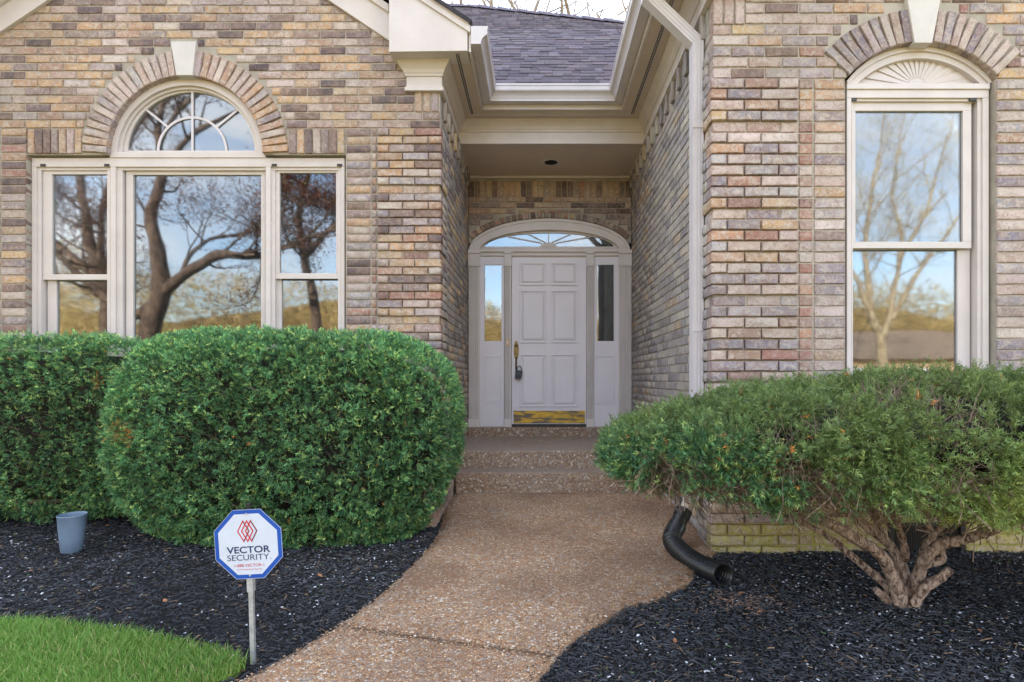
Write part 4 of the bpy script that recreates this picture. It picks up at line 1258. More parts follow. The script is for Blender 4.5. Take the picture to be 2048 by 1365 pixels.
# grass blades: bent strips of a quad and a tip
x, y = scatter(115000, -4.1, -1.1, 1.55, 3.05, inside=grass_poly)
x = x + nrg.normal(0, 0.014, len(x)); y = y + nrg.normal(0, 0.014, len(y)); n = len(x); h = nrg.uniform(0.022, 0.058, n)*(1 + 0.25*wob(np.c_[x, y, 0*x], 7.0)); a = nrg.uniform(0, 2*np.pi, n); w = nrg.uniform(0.0009, 0.0026, n)
bend = nrg.uniform(0.1, 0.9, n)*h; ba = nrg.uniform(0, 2*np.pi, n)
base = np.c_[x, y, zgv(y) - 0.006]; sx = np.c_[np.cos(a), np.sin(a), 0*a]*w[:,None]; bd_ = np.c_[np.cos(ba), np.sin(ba), 0*a]*bend[:,None]; up = np.c_[0*h, 0*h, h]
mid = base + up*0.55 + bd_*0.3; tip = base + up + bd_
V = np.stack([base - sx, base + sx, mid + sx*0.8, mid - sx*0.8, tip], 1).reshape(-1, 3)
i0 = (np.arange(n)*5)[:,None]
Fg = np.concatenate([i0 + np.array([[0,1,2]]), i0 + np.array([[0,2,3]]), i0 + np.array([[3,2,4]])])
g0, g1, g2 = np.array(L(98,144,60)), np.array(L(150,184,94)), np.array(L(196,190,130))
t = nrg.uniform(0, 1, n)[:,None]; c = g0*(1-t) + g1*t; dry = nrg.uniform(0, 1, n) < 0.09; c[dry] = g2
c = c*(0.85 + 0.3*wob(np.c_[x, y, 0*x], 3.0)*0.5 + 0.15)[:,None].clip(0.5, 1.4)
C = np.repeat(np.c_[c, np.ones(n)], 5, 0)
np_mesh('grass', V, Fg, M['blade'], None, C, kind='stuff', label='bright green lawn grass beside the mulch bed', category='grass')

def slabs(x, y, z, ln, wd, th, az, pitch, roll, name, mat, cols, **kw):
    """small flat chips: five-sided tops without a base"""
    n = len(x)
    u = np.stack([np.cos(az)*np.cos(pitch), np.sin(az)*np.cos(pitch), np.sin(pitch)], 1)
    s = np.stack([-np.sin(az)*np.cos(roll), np.cos(az)*np.cos(roll), np.sin(roll)], 1)
    nr = np.cross(u, s); c = np.c_[x, y, z]
    tp = nrg.uniform(0.35, 1.0, (n, 2))
    A = c - u*(ln/2)[:,None] - s*(wd/2*tp[:,0])[:,None]; B = c + u*(ln/2)[:,None] - s*(wd/2*tp[:,1])[:,None]
    Cc = c + u*(ln/2)[:,None] + s*(wd/2*tp[:,1])[:,None]; D = c - u*(ln/2)[:,None] + s*(wd/2*tp[:,0])[:,None]
    t_ = nr*th[:,None]
    bulge = nrg.uniform(-0.5, 1.2, n)[:,None]
    Mx = c + t_*(1 + bulge)
    V = np.stack([A, B, Cc, D, A*0.9 + c*0.1 + t_, B*0.9 + c*0.1 + t_, Cc*0.9 + c*0.1 + t_, D*0.9 + c*0.1 + t_, Mx], 1).reshape(-1, 3)
    i0 = (np.arange(n)*9)[:,None]
    T = [(4,5,8), (5,6,8), (6,7,8), (7,4,8), (0,1,5), (0,5,4), (2,3,7), (2,7,6)]
    Fm = np.concatenate([i0 + np.array([q]) for q in T])
    return np_mesh(name, V, Fm, mat, None, np.repeat(np.c_[cols, np.ones(n)], 9, 0), **kw)

bedz = lambda x, y: zgv(y) - 0.030 + 0.006*wob(np.c_[x, y, 0*x], 6.0) + 0.005*wob(np.c_[x, y, 0*x], 17.0)
house_poly = [(-7, YL + 0.05), (XL - 0.02, YL + 0.05), (XL - 0.02, 7), (-7, 7)]
house_poly2 = [(XR - 0.02, YR + 0.02), (5, YR + 0.02), (5, 7), (XR - 0.02, 7)]
def mulch(n, x0, x1, y0, y1, name, lab):
    x, y = scatter(n, x0, x1, y0, y1, outside=(path_poly, grass_poly, house_poly, house_poly2))
    n = len(x); c = np.array([[0.032, 0.034, 0.040]])*nrg.uniform(0.45, 1.9, (n, 1))
    fade = np.clip(0.5 + 0.5*wob(np.c_[x, y, 0*x], 2.6), 0, 1)[:,None]; c = c*(0.75 + 0.6*fade) + fade*np.array([[0.006, 0.005, 0.003]])
    br = nrg.uniform(0, 1, n); c[br < 0.07] = np.array(L(76, 62, 52)); c[br > 0.985] = np.array(L(126, 104, 80)); c[(br > 0.05) & (br < 0.08)] = np.array([0.045, 0.047, 0.05])
    slabs(x, y, bedz(x, y) + nrg.uniform(-0.004, 0.014, n), nrg.gamma(1.6, 0.011, n) + 0.008, nrg.uniform(0.0035, 0.009, n), nrg.uniform(0.002, 0.005, n),
          nrg.uniform(0, 2*np.pi, n), nrg.normal(0, 0.22, n), nrg.normal(0, 0.3, n), name, M['chip'], c, kind='stuff', label=lab, category='mulch')
mulch(44000, -4.6, 0.0, 2.2, 5.1, 'mulch', 'black shredded mulch under the hedge on the sign side')
mulch(50000, -0.5, 3.4, 1.75, 3.93, 'mulch', 'black shredded mulch around the yew with bare stems')
# crumbs of mulch kicked onto the path edges
ed = np.vstack([np.array(left[20:]), np.array(right[20:])]); ids = nrg.integers(0, len(ed), 900); x = ed[ids,0] + nrg.normal(0, 0.05, 900); y = ed[ids,1] + nrg.normal(0, 0.05, 900); m = in_poly(x, y, path_poly) & (y > 1.6); x, y = x[m], y[m]; n = len(x)
slabs(x, y, zgv(y) + 0.0015 + 0.002*np.sin(x*5+y*3), nrg.uniform(0.004, 0.018, n), nrg.uniform(0.002, 0.005, n), np.full(n, 0.002), nrg.uniform(0, 6.28, n), nrg.normal(0, 0.1, n), nrg.normal(0, 0.1, n), 'mulch_crumbs', M['chip'], np.array([[0.03, 0.028, 0.026]])*nrg.uniform(0.5, 2.5, (n, 1)), kind='stuff', label='dark mulch crumbs along the edges of the path', category='mulch')
# torn pale wood bits by the drain pipe
n = 260; g0_ = G(1490, 1200); x = g0_[0] + nrg.normal(0, 0.12, n); y = g0_[1] + nrg.normal(0, 0.07, n); m = ~in_poly(x, y, path_poly); x, y = x[m], y[m]; n = len(x)
slabs(x, y, bedz(x, y) + nrg.uniform(0.006, 0.018, n), nrg.gamma(3, 0.006, n) + 0.006, nrg.uniform(0.003, 0.007, n), np.full(n, 0.002), nrg.uniform(0, 6.28, n), nrg.normal(0, 0.2, n), nrg.normal(0, 0.3, n), 'wood_bits', M['chip'], np.array([L(150, 122, 104)])*nrg.uniform(0.4, 1.3, (n, 1)), kind='stuff', label='patch of pale torn wood bits near the drain pipe mouth', category='mulch')
# fallen petals and light bits
x1_, y1_ = scatter(2600, -4.4, 0.0, 2.2, 4.3, outside=(path_poly, grass_poly)); x2_, y2_ = scatter(3600, -0.4, 3.3, 1.8, 3.85, outside=(path_poly, grass_poly, house_poly2))
x, y = np.r_[x1_, x2_], np.r_[y1_, y2_]; n = len(x); kd = nrg.uniform(0, 1, n)
keep = (wob(np.c_[x, y, 0*x], 2.2) + nrg.normal(0, 0.7, n)) > -0.2; x, y, kd = x[keep], y[keep], kd[keep]; n = len(x)
c = np.tile(np.array(L(206, 208, 216)), (n, 1)); c[kd < 0.22] = np.array(L(172, 150, 122)); c[(kd > 0.22) & (kd < 0.34)] = np.array(L(104, 140, 70)); c *= nrg.uniform(0.6, 1.1, (n, 1))
ln = np.where(kd < 0.34, nrg.uniform(0.012, 0.03, n), nrg.uniform(0.006, 0.016, n)); wd = np.where(kd < 0.34, 0.003, ln*0.9)
slabs(x, y, bedz(x, y) + 0.016, ln, wd, np.full(n, 0.001), nrg.uniform(0, 6.28, n), nrg.normal(0, 0.2, n), nrg.normal(0, 0.2, n), 'fallen_petals', M['petal'], c, kind='stuff', label='white petals and straw bits scattered over the mulch', category='petals')
# aggregate pebbles standing proud of the path near the camera
x, y = scatter(52000, -2.6, 1.25, 1.9, 4.6, inside=path_poly); m = nrg.uniform(0, 1, len(x)) < np.clip((4.6 - y)/2.0, 0.15, 1.0); x, y = x[m], y[m]; n = len(x)
pc = np.array([L(138,102,74), L(188,150,114), L(164,132,106), L(206,180,146), L(146,132,122), L(222,210,192), L(104,82,66)]); ci = nrg.choice(7, n, p=[.2,.23,.22,.14,.12,.03,.06]); r = nrg.uniform(0.003, 0.0068, n)
el = nrg.uniform(0.55, 1.0, n); az = nrg.uniform(0, 6.28, n); u = np.c_[np.cos(az), np.sin(az), 0*az]*r[:,None]; s = np.c_[-np.sin(az), np.cos(az), 0*az]*(r*el)[:,None]; c0 = np.c_[x, y, zgv(y) - 0.0008 + 0.002*np.sin(x*5+y*3)]
ring = [u, (u+s)*.74, s, (s-u)*.74, -u, (-u-s)*.74, -s, (u-s)*.74]
V = np.stack([c0 + q for q in ring] + [c0 + np.c_[0*x, 0*x, r*nrg.uniform(.35, .6, n)]], 1).reshape(-1, 3); i0 = (np.arange(n)*9)[:,None]
Fm = np.concatenate([i0 + np.array([(k, (k+1)%8, 8)]) for k in range(8)])
po = np_mesh('pebbles', V, Fm, M['pebble'], path, np.repeat(np.c_[pc[ci]*nrg.uniform(.75, 1.15, (n, 1)), np.ones(n)], 9, 0), kind='stuff', smooth=True); po.matrix_parent_inverse = Matrix.Translation((0, -3.5, 0))
# grass sprigs in the path joint
jx = np.linspace(ja[0], jb[0], 400); jy = np.linspace(ja[1], jb[1], 400); sel = (wob(np.c_[jx, jy, 0*jx], 5.0) > 0.75); jx, jy = jx[sel], jy[sel]; n = len(jx)
if n:
    a = nrg.uniform(0, 6.28, n); h = nrg.uniform(0.008, 0.024, n); b0 = np.c_[jx + nrg.normal(0, .006, n), jy + nrg.normal(0, .004, n), zgv(jy) - 0.008]; s = np.c_[np.cos(a), np.sin(a), 0*a]*0.0013
    V = np.stack([b0 - s, b0 + s, b0 + np.c_[np.cos(a)*h*.6, np.sin(a)*h*.6, h]], 1).reshape(-1, 3)
    o = np_mesh('joint_weeds', V, np.arange(n*3).reshape(-1, 3), M['blade'], path, np.tile(np.array((*L(110,140,60), 1)), (n*3, 1)), kind='stuff'); o.matrix_parent_inverse = Matrix.Translation((0, -3.5, 0))

# ------------------------------------------------------------------ yew foliage
def sprays(p, d, ln, nn_, nl, nw, cols, flat=0.35):
    """needle sprays: p base points, d twig directions, nn_ needles each -> triangles"""
    n = len(p); d = d/np.linalg.norm(d, axis=1, keepdims=True)
    r = nrg.normal(size=(n, 3)); s = np.cross(d, r); s /= np.linalg.norm(s, axis=1, keepdims=True); w = np.cross(s, d)
    Vs, Cs = [], []
    for k in range(nn_):
        t = (k + 0.6)/nn_; sg = 1 if k % 2 else -1
        b = p + d*(ln*t)[:,None] + nrg.normal(0, 0.0015, (n, 3))
        spread = 1.0 - 0.55*t
        v = d*(0.55 + 0.5*t) + s*(sg*spread) + w*nrg.normal(0, flat, (n, 1)); v /= np.linalg.norm(v, axis=1, keepdims=True)
        l = nl*(1.0 - 0.35*abs(t - 0.45))*nrg.uniform(0.75, 1.2, n)
        side = np.cross(v, w); side /= np.linalg.norm(side, axis=1, keepdims=True)
        Vs.append(np.stack([b - side*nw/2, b + side*nw/2, b + v*l[:,None]], 1))
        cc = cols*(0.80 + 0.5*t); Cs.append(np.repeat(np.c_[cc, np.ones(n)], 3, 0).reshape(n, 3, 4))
    V = np.concatenate(Vs).reshape(-1, 3); C = np.concatenate(Cs).reshape(-1, 4)
    return V, C
YG = [np.array(L(64, 103, 69)), np.array(L(93, 134, 85)), np.array(L(144, 166, 96)), np.array(L(38, 66, 48))]
def leafcol(n, wts, clump, bright=1.0):
    ci = nrg.choice(4, n, p=wts); c = np.stack(YG)[ci]*nrg.uniform(0.75, 1.25, (n, 1))*bright
    return c*(1 + 0.28*clump)[:,None].clip(0.55, 1.5)

def super_shell(n, ctr, rad, e, shape):
    """points on a rounded box with outward normals; shape(p_unit)->scale xyz"""
    a, b, c = rad
    ar = np.array([b*c, b*c, a*c, a*c, a*b, a*b]); f = nrg.choice(6, n, p=ar/ar.sum()); q = nrg.uniform(-1, 1, (n, 3))
    for k in range(6): m = f == k; q[m, k//2] = 1 if k % 2 else -1
    q /= (np.abs(q)**e).sum(axis=1, keepdims=True)**(1/e)
    nr = np.sign(q)*np.abs(q)**(e-1)/np.array(rad); nr /= np.linalg.norm(nr, axis=1, keepdims=True)
    return q, nr
def hedge(name, ctr, rad, e, n, lab, seed, under, wts, core_in=0.13, group=None, twn=900):
    ctr, rad = np.array(ctr), np.array(rad)
    root = empty(name, (ctr[0], ctr[1], zg(ctr[1]) - 0.03), label=lab, category='hedge', group=group)
    inv = Matrix.Translation((-ctr[0], -ctr[1], -(zg(ctr[1]) - 0.03)))
    def shape(q):
        t = np.clip((q[:,2] + 0.15)/-0.85, 0, 1)[:,None]
        return ctr + q*rad*np.c_[1 - under*0.6*t, 1 - under*t, np.ones(len(q))]
    q, nr = super_shell(n, ctr, rad, e, None)
    nr[:,2] -= under*0.8*np.clip(-q[:,2], 0, 1); nr /= np.linalg.norm(nr, axis=1, keepdims=True)
    p = shape(q)
    face = ((np.array([0, 0, CZ]) - p)*nr).sum(axis=1)/np.linalg.norm(p - np.array([0, 0, CZ]), axis=1)
    keep = (face > -0.35) & (q[:,2] > -0.97); p, nr, q = p[keep], nr[keep], q[keep]
    big = wob(p + seed, 4.2)
    cell = np.floor((p + 0.022*np.stack([wob(p + 3.1, 21.0), wob(p + 7.7, 21.0), wob(p + 1.3, 21.0)], 1))/0.048).astype(np.int64); hsh = (cell[:,0]*73856093 ^ cell[:,1]*19349663 ^ cell[:,2]*83492791) % 4096
    tbl = nrg.normal(size=(4096, 5)); sm = tbl[hsh, 0]; cdir = tbl[hsh, 1:4]
    dsp = np.minimum(0.034*big + 0.024*sm, 0.040) - np.abs(nrg.normal(0, 0.024, len(p)))
    hole = ((wob(p + seed*2, 7.5) < -0.80) & (nrg.uniform(0, 1, len(p)) < 0.80)) | ((sm < -0.9) & (nrg.uniform(0, 1, len(p)) < 0.7))
    p = p + nr*dsp[:,None]; m = ~hole; p, nr, big, sm, q, dsp, cdir = p[m], nr[m], big[m], sm[m], q[m], dsp[m], cdir[m]
    k = len(p)
    d = nr*0.75 + cdir*0.35 + nrg.normal(0, 0.50, (k, 3)) + np.array([0, 0, 0.05])
    col = leafcol(k, wts, 1.0*sm + 0.5*big)
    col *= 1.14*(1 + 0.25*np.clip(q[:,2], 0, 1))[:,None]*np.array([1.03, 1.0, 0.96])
    dead = (nrg.uniform(0, 1, k) < 0.002) | ((wob(p + seed*3, 9.0) > 1.45) & (nrg.uniform(0, 1, k) < 0.35)); col[dead] = np.array(L(196, 128, 62))*nrg.uniform(.6, 1.1, (dead.sum(), 1))
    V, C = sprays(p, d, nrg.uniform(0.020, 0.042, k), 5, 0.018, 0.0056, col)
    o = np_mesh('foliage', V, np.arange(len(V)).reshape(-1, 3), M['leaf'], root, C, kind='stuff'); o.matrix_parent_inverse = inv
    # solid core, coloured dark as the shaded inside, and twigs
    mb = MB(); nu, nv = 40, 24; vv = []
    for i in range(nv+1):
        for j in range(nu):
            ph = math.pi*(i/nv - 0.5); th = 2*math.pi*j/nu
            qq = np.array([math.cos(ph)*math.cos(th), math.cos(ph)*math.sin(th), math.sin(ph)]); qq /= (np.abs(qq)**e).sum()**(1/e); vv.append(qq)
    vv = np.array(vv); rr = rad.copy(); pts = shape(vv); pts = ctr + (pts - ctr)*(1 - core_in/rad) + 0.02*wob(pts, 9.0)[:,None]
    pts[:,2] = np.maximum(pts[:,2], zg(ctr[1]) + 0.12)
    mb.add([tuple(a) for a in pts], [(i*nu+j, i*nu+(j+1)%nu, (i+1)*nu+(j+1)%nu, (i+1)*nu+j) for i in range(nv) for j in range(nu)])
    c_ = mb.build('dark_core', M['core'], root, smooth=True); c_.matrix_parent_inverse = inv
    tw = MB(); qs, ns = super_shell(twn*3, ctr, rad, e, None); ps = shape(qs); fc = ((np.array([0, 0, CZ]) - ps)*ns).sum(axis=1) > 0; ps, ns, qs = ps[fc][:twn], ns[fc][:twn], qs[fc][:twn]
    for a, b, qq in zip(ps, ns, qs):
        if qq[2] > 0.75: continue
        s0 = a - b*rng.uniform(0.10, 0.17) - np.array([0, 0, 0.05]); e0 = a + b*rng.uniform(-0.05, 0.0) + nrg.normal(0, 0.035, 3); mid = (s0+e0)/2 + nrg.normal(0, 0.02, 3)
        tw.tube([s0, mid, e0], [0.0035, 0.0025, 0.0015], 3, False)
    o = tw.build('twigs', M['twig'], root, kind='stuff'); o.matrix_parent_inverse = inv
    sm_ = MB()
    for k in range(5):
        bx_ = ctr[0] + rad[0]*(-0.6 + 0.3*k) + rng.uniform(-.06, .06); by_ = ctr[1] + rng.uniform(-.12, .12)
        st_ = MB(); st_.tube([(bx_, by_, zg(by_) - 0.06), (bx_ + rng.uniform(-.05, .05), by_, zg(by_) + 0.18), (bx_ + rng.uniform(-.15, .15), by_ + rng.uniform(-.1, .1), zg(by_) + 0.5)], [0.028, 0.022, 0.016], 8)
        o = st_.build('stem', M['yewbark'], root, smooth=True); o.matrix_parent_inverse = inv
    return root
hedge('yew_hedge', (-1.90, 4.50, 0.795), (1.25, 0.69, 0.815), 3.5, 156000, 'large clipped dark green yew hedge in front, beside the path', 0.0, 0.15, [.38, .36, .12, .14])
hedge('yew_hedge', (-4.35, 4.78, 0.865), (1.40, 0.43, 0.735), 4.2, 84000, 'dark green yew hedge set back at the left edge behind the plastic pot', 5.0, 0.14, [.36, .36, .16, .12])

# ------------------------------------------------------------------ spreading yew with bare stems
YB0 = 3.13
yew = empty('spreading_yew', (P(1808, 1214, YB0)[0], YB0, zg(YB0) - 0.02), label='wide flat-topped yew shrub on twisted bare stems at right', category='shrub')
yinv = Matrix.Translation((-yew.location.x, -yew.location.y, -yew.location.z))
stems = [
 [(1800,1224,3.10,.050),(1796,1185,3.07,.040),(1784,1150,3.03,.036),(1760,1109,2.98,.034),(1716,1080,2.92,.031),(1660,1048,2.86,.027),(1560,1000,2.80,.020),(1450,950,2.80,.013)],
 [(1790,1190,3.16,.030),(1764,1163,3.18,.024),(1706,1114,3.25,.021),(1648,1068,3.30,.019),(1570,1031,3.32,.017),(1480,1000,3.30,.013),(1380,980,3.25,.009)],
 [(1815,1222,3.13,.046),(1812,1180,3.14,.036),(1806,1138,3.15,.030),(1779,1090,3.16,.028),(1725,1046,3.18,.024),(1680,985,3.2,.018),(1640,900,3.2,.012)],
 [(1822,1222,3.12,.044),(1830,1172,3.09,.038),(1848,1124,3.03,.034),(1876,1092,2.97,.033),(1930,1078,2.88,.029),(1985,1060,2.78,.025),(2060,1020,2.70,.018),(2120,950,2.66,.012)],
 [(1826,1210,3.06,.034),(1848,1178,3.02,.028),(1874,1160,2.99,.026),(1900,1140,2.96,.023)],
 [(1846,1130,3.06,.024),(1880,1122,3.07,.022),(1882,1102,3.08,.020),(1862,1068,3.10,.018),(1850,1010,3.12,.014),(1870,930,3.15,.010)],
 [(1806,1150,3.20,.028),(1790,1110,3.26,.024),(1768,1078,3.30,.021),(1750,1030,3.33,.017),(1730,950,3.4,.012)],
 [(1785,1208,3.12,.034),(1768,1195,3.10,.026),(1752,1180,3.08,.020)],
 [(1812,1120,3.12,.022),(1806,1085,3.05,.020),(1795,1050,2.98,.018),(1780,1000,2.9,.014),(1790,930,2.85,.010)],
 [(1835,1150,3.2,.026),(1850,1090,3.3,.022),(1900,1040,3.4,.018),(1980,990,3.5,.013)],
]
ends = []
for s in stems:
    m = MB(); pts = [Vector(P(a, b, c)) for a, b, c, _ in s]; rr = [q[3]*0.92 for q in s]
    fine, fr = [], []
    for i in range(len(pts)-1):
        a, b, c, d = pts[max(i-1,0)], pts[i], pts[i+1], pts[min(i+2, len(pts)-1)]
        for k in range(4):
            t = k/4; q = 0.5*((2*b)+(c-a)*t+(2*a-5*b+4*c-d)*t*t+(3*b-a-3*c+d)*t*t*t)
            fine.append(q + Vector((rng.uniform(-1,1), rng.uniform(-1,1), rng.uniform(-1,1)))*rr[i]*0.12); fr.append((rr[i]*(1-t)+rr[i+1]*t)*rng.uniform(0.9, 1.12))
    fine.append(pts[-1]); fr.append(rr[-1])
    m.tube(fine, fr, 10)
    o = m.build('stem', M['yewbark'], yew, smooth=True); o.matrix_parent_inverse = yinv
    for i in range(len(fine)):
        if fine[i].z > 0.45: ends.append((fine[i], fr[i]))
fl = MB(); b0 = Vector(P(1810, 1222, 3.12)); fl.tube([b0 + Vector((0, 0, -0.05)), b0, b0 + Vector((0, 0, 0.03)), b0 + Vector((-0.01, 0, 0.09)), b0 + Vector((-0.005, 0, 0.15))], [0.105, 0.088, 0.074, 0.060, 0.03], 14)
fv_ = [Vector(v) for v in fl.v]; fl.v = [tuple(v + (v - b0)*Vector((1,1,0)).length*0.10*math.sin(5*math.atan2(v.y - b0.y, v.x - b0.x))*Vector((1,1,1)).length/1.73) if True else v for v in fv_]
o = fl.build('stump', M['yewbark'], yew, smooth=True); o.matrix_parent_inverse = yinv
YC, YRD = np.array([2.13, 3.06, 0.915]), np.array([1.73, 0.83, 0.340])
def yew_shell(n, inner=0.0):
    q = nrg.normal(size=(n, 3)); q /= (np.abs(q)**2.5).sum(axis=1, keepdims=True)**(1/2.5)
    nr = np.sign(q)*np.abs(q)**1.5/YRD; nr /= np.linalg.norm(nr, axis=1, keepdims=True)
    p = YC + q*YRD
    t_ = np.clip((-q[:,0] - 0.15)/0.85, 0, 1)**1.3; p[:,2] = YC[2] + (p[:,2] - YC[2])*(1 - 0.30*t_) - 0.045*t_
    return p, nr, q
# secondary branches
br = MB(); tipsY = []
pS, nS, qS = yew_shell(900)
sel = (qS[:,2] > -0.75); pS, nS, qS = pS[sel], nS[sel], qS[sel]
E = np.array([tuple(e[0]) for e in ends])
for p, nrm, q in zip(pS[:420], nS, qS):
    tgt = p - nrm*rng.uniform(0.02, 0.10)
    i = int(np.argmin(np.linalg.norm(E - tgt, axis=1) + nrg.uniform(0, 0.25, len(E)))); s0 = Vector(E[i]); e0 = Vector(tgt); d = e0 - s0
    if d.length < 0.08 or d.length > 1.3: continue
    r0 = min(ends[i][1]*0.55, 0.004 + 0.009*d.length); seg_ = []
    for k in range(7):
        t = k/6; seg_.append(s0 + d*t + Vector((rng.gauss(0, .018), rng.gauss(0, .018), rng.gauss(0, .014) - 0.10*d.length*math.sin(t*math.pi)))*(1 if 0 < k < 6 else 0))
    br.tube(seg_, [r0*(1 - 0.7*k/6) for k in range(7)], 5, False); tipsY.append((seg_[3], seg_[4], seg_[5], e0))
o = br.build('branches', M['yewbark'], yew, smooth=True, kind='stuff'); o.matrix_parent_inverse = yinv
# thin bare twigs on the underside and in bare patches
tw = MB()
pT, nT, qT = yew_shell(11000)
pf, nf_, qf = yew_shell(30000); fr_ = (-(pf - np.array([0, 0, CZ]))*nf_).sum(axis=1) > 0; pf = pf[fr_]
pxy = np.c_[CX + pf[:,0]*F/pf[:,1], CY - (pf[:,2] - CZ)*F/pf[:,1]]
bare = np.array([pf[np.argmin(((pxy - np.array(t_))**2).sum(axis=1))] for t_ in ((1800, 782), (1890, 790), (1650, 835), (1560, 870), (1660, 1000), (1600, 940), (1400, 985), (1330, 960), (1950, 960))])
bw_ = np.array([0.24, 0.18, 0.11, 0.08, 0.11, 0.07, 0.17, 0.14, 0.10])
def bareness(p): return (np.exp(-((np.linalg.norm(p[:,None,:] - bare[None], axis=2)/bw_)**2))).max(axis=1)
bn = bareness(pT)
for p, nrm, q, b in zip(pT, nT, qT, bn):
    und = q[2] < -0.25
    if not (und and rng.random() < 0.55 or b > 0.35 and rng.random() < 0.85): continue
    e0 = Vector(p) - Vector(nrm)*rng.uniform(-0.035, 0.09)
    dr = Vector((rng.gauss(0, .5), rng.gauss(0, .4), rng.uniform(0.1, 0.9))) + Vector(nrm)*0.5 if not und else Vector((p[0] - 2.0, (p[1] - 3.1), 0.0)).normalized()*0.8 + Vector((rng.gauss(0, .45), rng.gauss(0, .45), rng.gauss(0.35, .3)))
    dr.normalize(); l = rng.uniform(0.06, 0.20); s0 = e0 - dr*l; J = lambda a: Vector((rng.gauss(0, a), rng.gauss(0, a), rng.gauss(0, a)))
    r = rng.uniform(0.0013, 0.0034); k1 = J(.018); tw.tube([s0 + k1*0.6 - Vector((0, 0, .015)), s0.lerp(e0, .33) + k1, s0.lerp(e0, .68) + J(.014), e0 + Vector((0, 0, .02))], [r, r*0.9, r*0.75, r*0.45], 4, False)
o = tw.build('bare_twigs', M['twig'], yew, kind='stuff'); o.matrix_parent_inverse = yinv
# foliage: needle tufts in clumps
NC = 1900
pc_, nc_, qc_ = yew_shell(NC*2)
ok = (qc_[:,2] > -0.64 + 0.30*wob(pc_, 4.0)); ok &= nrg.uniform(0, 1, len(pc_)) > 0.93*bareness(pc_)
fcam = ((np.array([0, 0, CZ]) - pc_)*nc_).sum(axis=1)/np.linalg.norm(pc_, axis=1); ok &= fcam > -0.4
pc_, nc_, qc_ = pc_[ok], nc_[ok], qc_[ok]
per = 34; k = len(pc_)*per
ci = np.repeat(np.arange(len(pc_)), per); cshift = nrg.normal(0, 0.040, len(pc_)) + 0.020*wob(pc_, 4.0); ctone = nrg.normal(0, 0.6, len(pc_)); 
p = pc_[ci] + nc_[ci]*(np.minimum(cshift, 0.022)[ci] - np.abs(nrg.normal(0.0, 0.03, k)))[:,None] + nrg.normal(0, 0.026, (k, 3))
pk_ = nrg.uniform(0, 1, k) > 0.96*bareness(p)**0.7; p, ci = p[pk_], ci[pk_]; k = len(p)
cd_ = nrg.normal(0, 0.45, (len(pc_), 3))
d = nc_[ci]*0.7 + np.array([0, 0, 0.12]) + cd_[ci] + nrg.normal(0, 0.40, (k, 3))
yel = np.clip((pc_[:,0] - 0.8)*0.6 - 0.1*(pc_[:,1] - 2.8) + 0.25*wob(pc_, 2.3), 0, 1)[ci]*np.clip(0.75 - 0.5*qc_[ci,2], 0.2, 1)
col = leafcol(k, [.34, .36, .20, .10], ctone[ci]); col = col*(1 - 0.65*yel[:,None]) + 0.65*yel[:,None]*np.array(L(178, 182, 84))*nrg.uniform(.7, 1.2, (k, 1))
old = nrg.uniform(0, 1, k) < (0.012 + 0.30*bareness(p)**2); col[old] = np.array(L(150, 122, 92))*nrg.uniform(.6, 1.1, (old.sum(), 1))
ol = np.clip(qc_[ci,2]*1.3 + 0.5*wob(p, 3.0), 0, 0.75)[:,None]; col = col*(1 - ol) + ol*np.array(L(112, 128, 70))*nrg.uniform(.5, 1.2, (k, 1))
og = nrg.uniform(0, 1, k) < 0.004; col[og] = np.array(L(206, 130, 56))
V, C = sprays(p, d, nrg.uniform(0.022, 0.046, k), 8, 0.022, 0.0048, col, 0.8)
o = np_mesh('foliage', V, np.arange(len(V)).reshape(-1, 3), M['leaf'], yew, C, kind='stuff'); o.matrix_parent_inverse = yinv
mb = MB(); nu, nv = 36, 18; vv = []  # solid core filling the shrub, inner shade put into its dark colour
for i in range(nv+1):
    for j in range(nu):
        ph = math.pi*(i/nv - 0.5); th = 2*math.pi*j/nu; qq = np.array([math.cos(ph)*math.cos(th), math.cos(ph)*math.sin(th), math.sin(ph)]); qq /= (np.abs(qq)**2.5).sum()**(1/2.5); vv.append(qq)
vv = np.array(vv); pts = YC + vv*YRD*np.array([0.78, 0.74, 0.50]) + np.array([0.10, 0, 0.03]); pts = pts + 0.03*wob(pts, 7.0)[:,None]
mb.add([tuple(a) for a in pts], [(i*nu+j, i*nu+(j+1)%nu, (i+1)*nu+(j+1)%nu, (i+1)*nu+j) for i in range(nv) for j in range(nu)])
o = mb.build('dark_core', M['core'], yew, smooth=True); o.matrix_parent_inverse = yinv

# ------------------------------------------------------------------ yard sign
ysg = 2.52; gsx = XW(506, ysg)
sign = empty('yard_sign', (gsx, ysg, zg(ysg) - 0.04), label='white and blue octagonal security sign on a metal post in the mulch', category='sign')
sign.rotation_euler = (0, math.radians(-1.6), 0)
post_h = ZW(1007, ysg) - (zg(ysg) - 0.04)
m = MB(); m.box(-.010, .010, -.004, .004, 0, post_h - .03); m.box(-.010, -.0075, -.0042, .012, 0, post_h - .032); m.box(.0075, .010, -.0042, .012, 0, post_h - .032); m.build('post', M['galv'], sign, bevel=0.001)
zc = ZW(1150, ysg) - sign.location.z
m = MB(); m.box(-.0135, .0135, -.010, .016, zc - .075, zc - .010); m.build('post_sleeve', M['galv'], sign, bevel=0.002)
panel = bpy.data.objects.new('sign_panel', None)
zc2 = ZW(1087, ysg) - sign.location.z
def oct_(r): return [(r*math.cos(math.radians(22.5 + 45*i)), r*math.sin(math.radians(22.5 + 45*i))) for i in range(8)]
R8 = 0.1525/math.cos(math.radians(22.5))
m = MB(); m.prism(oct_(R8), -.012, -.0085)
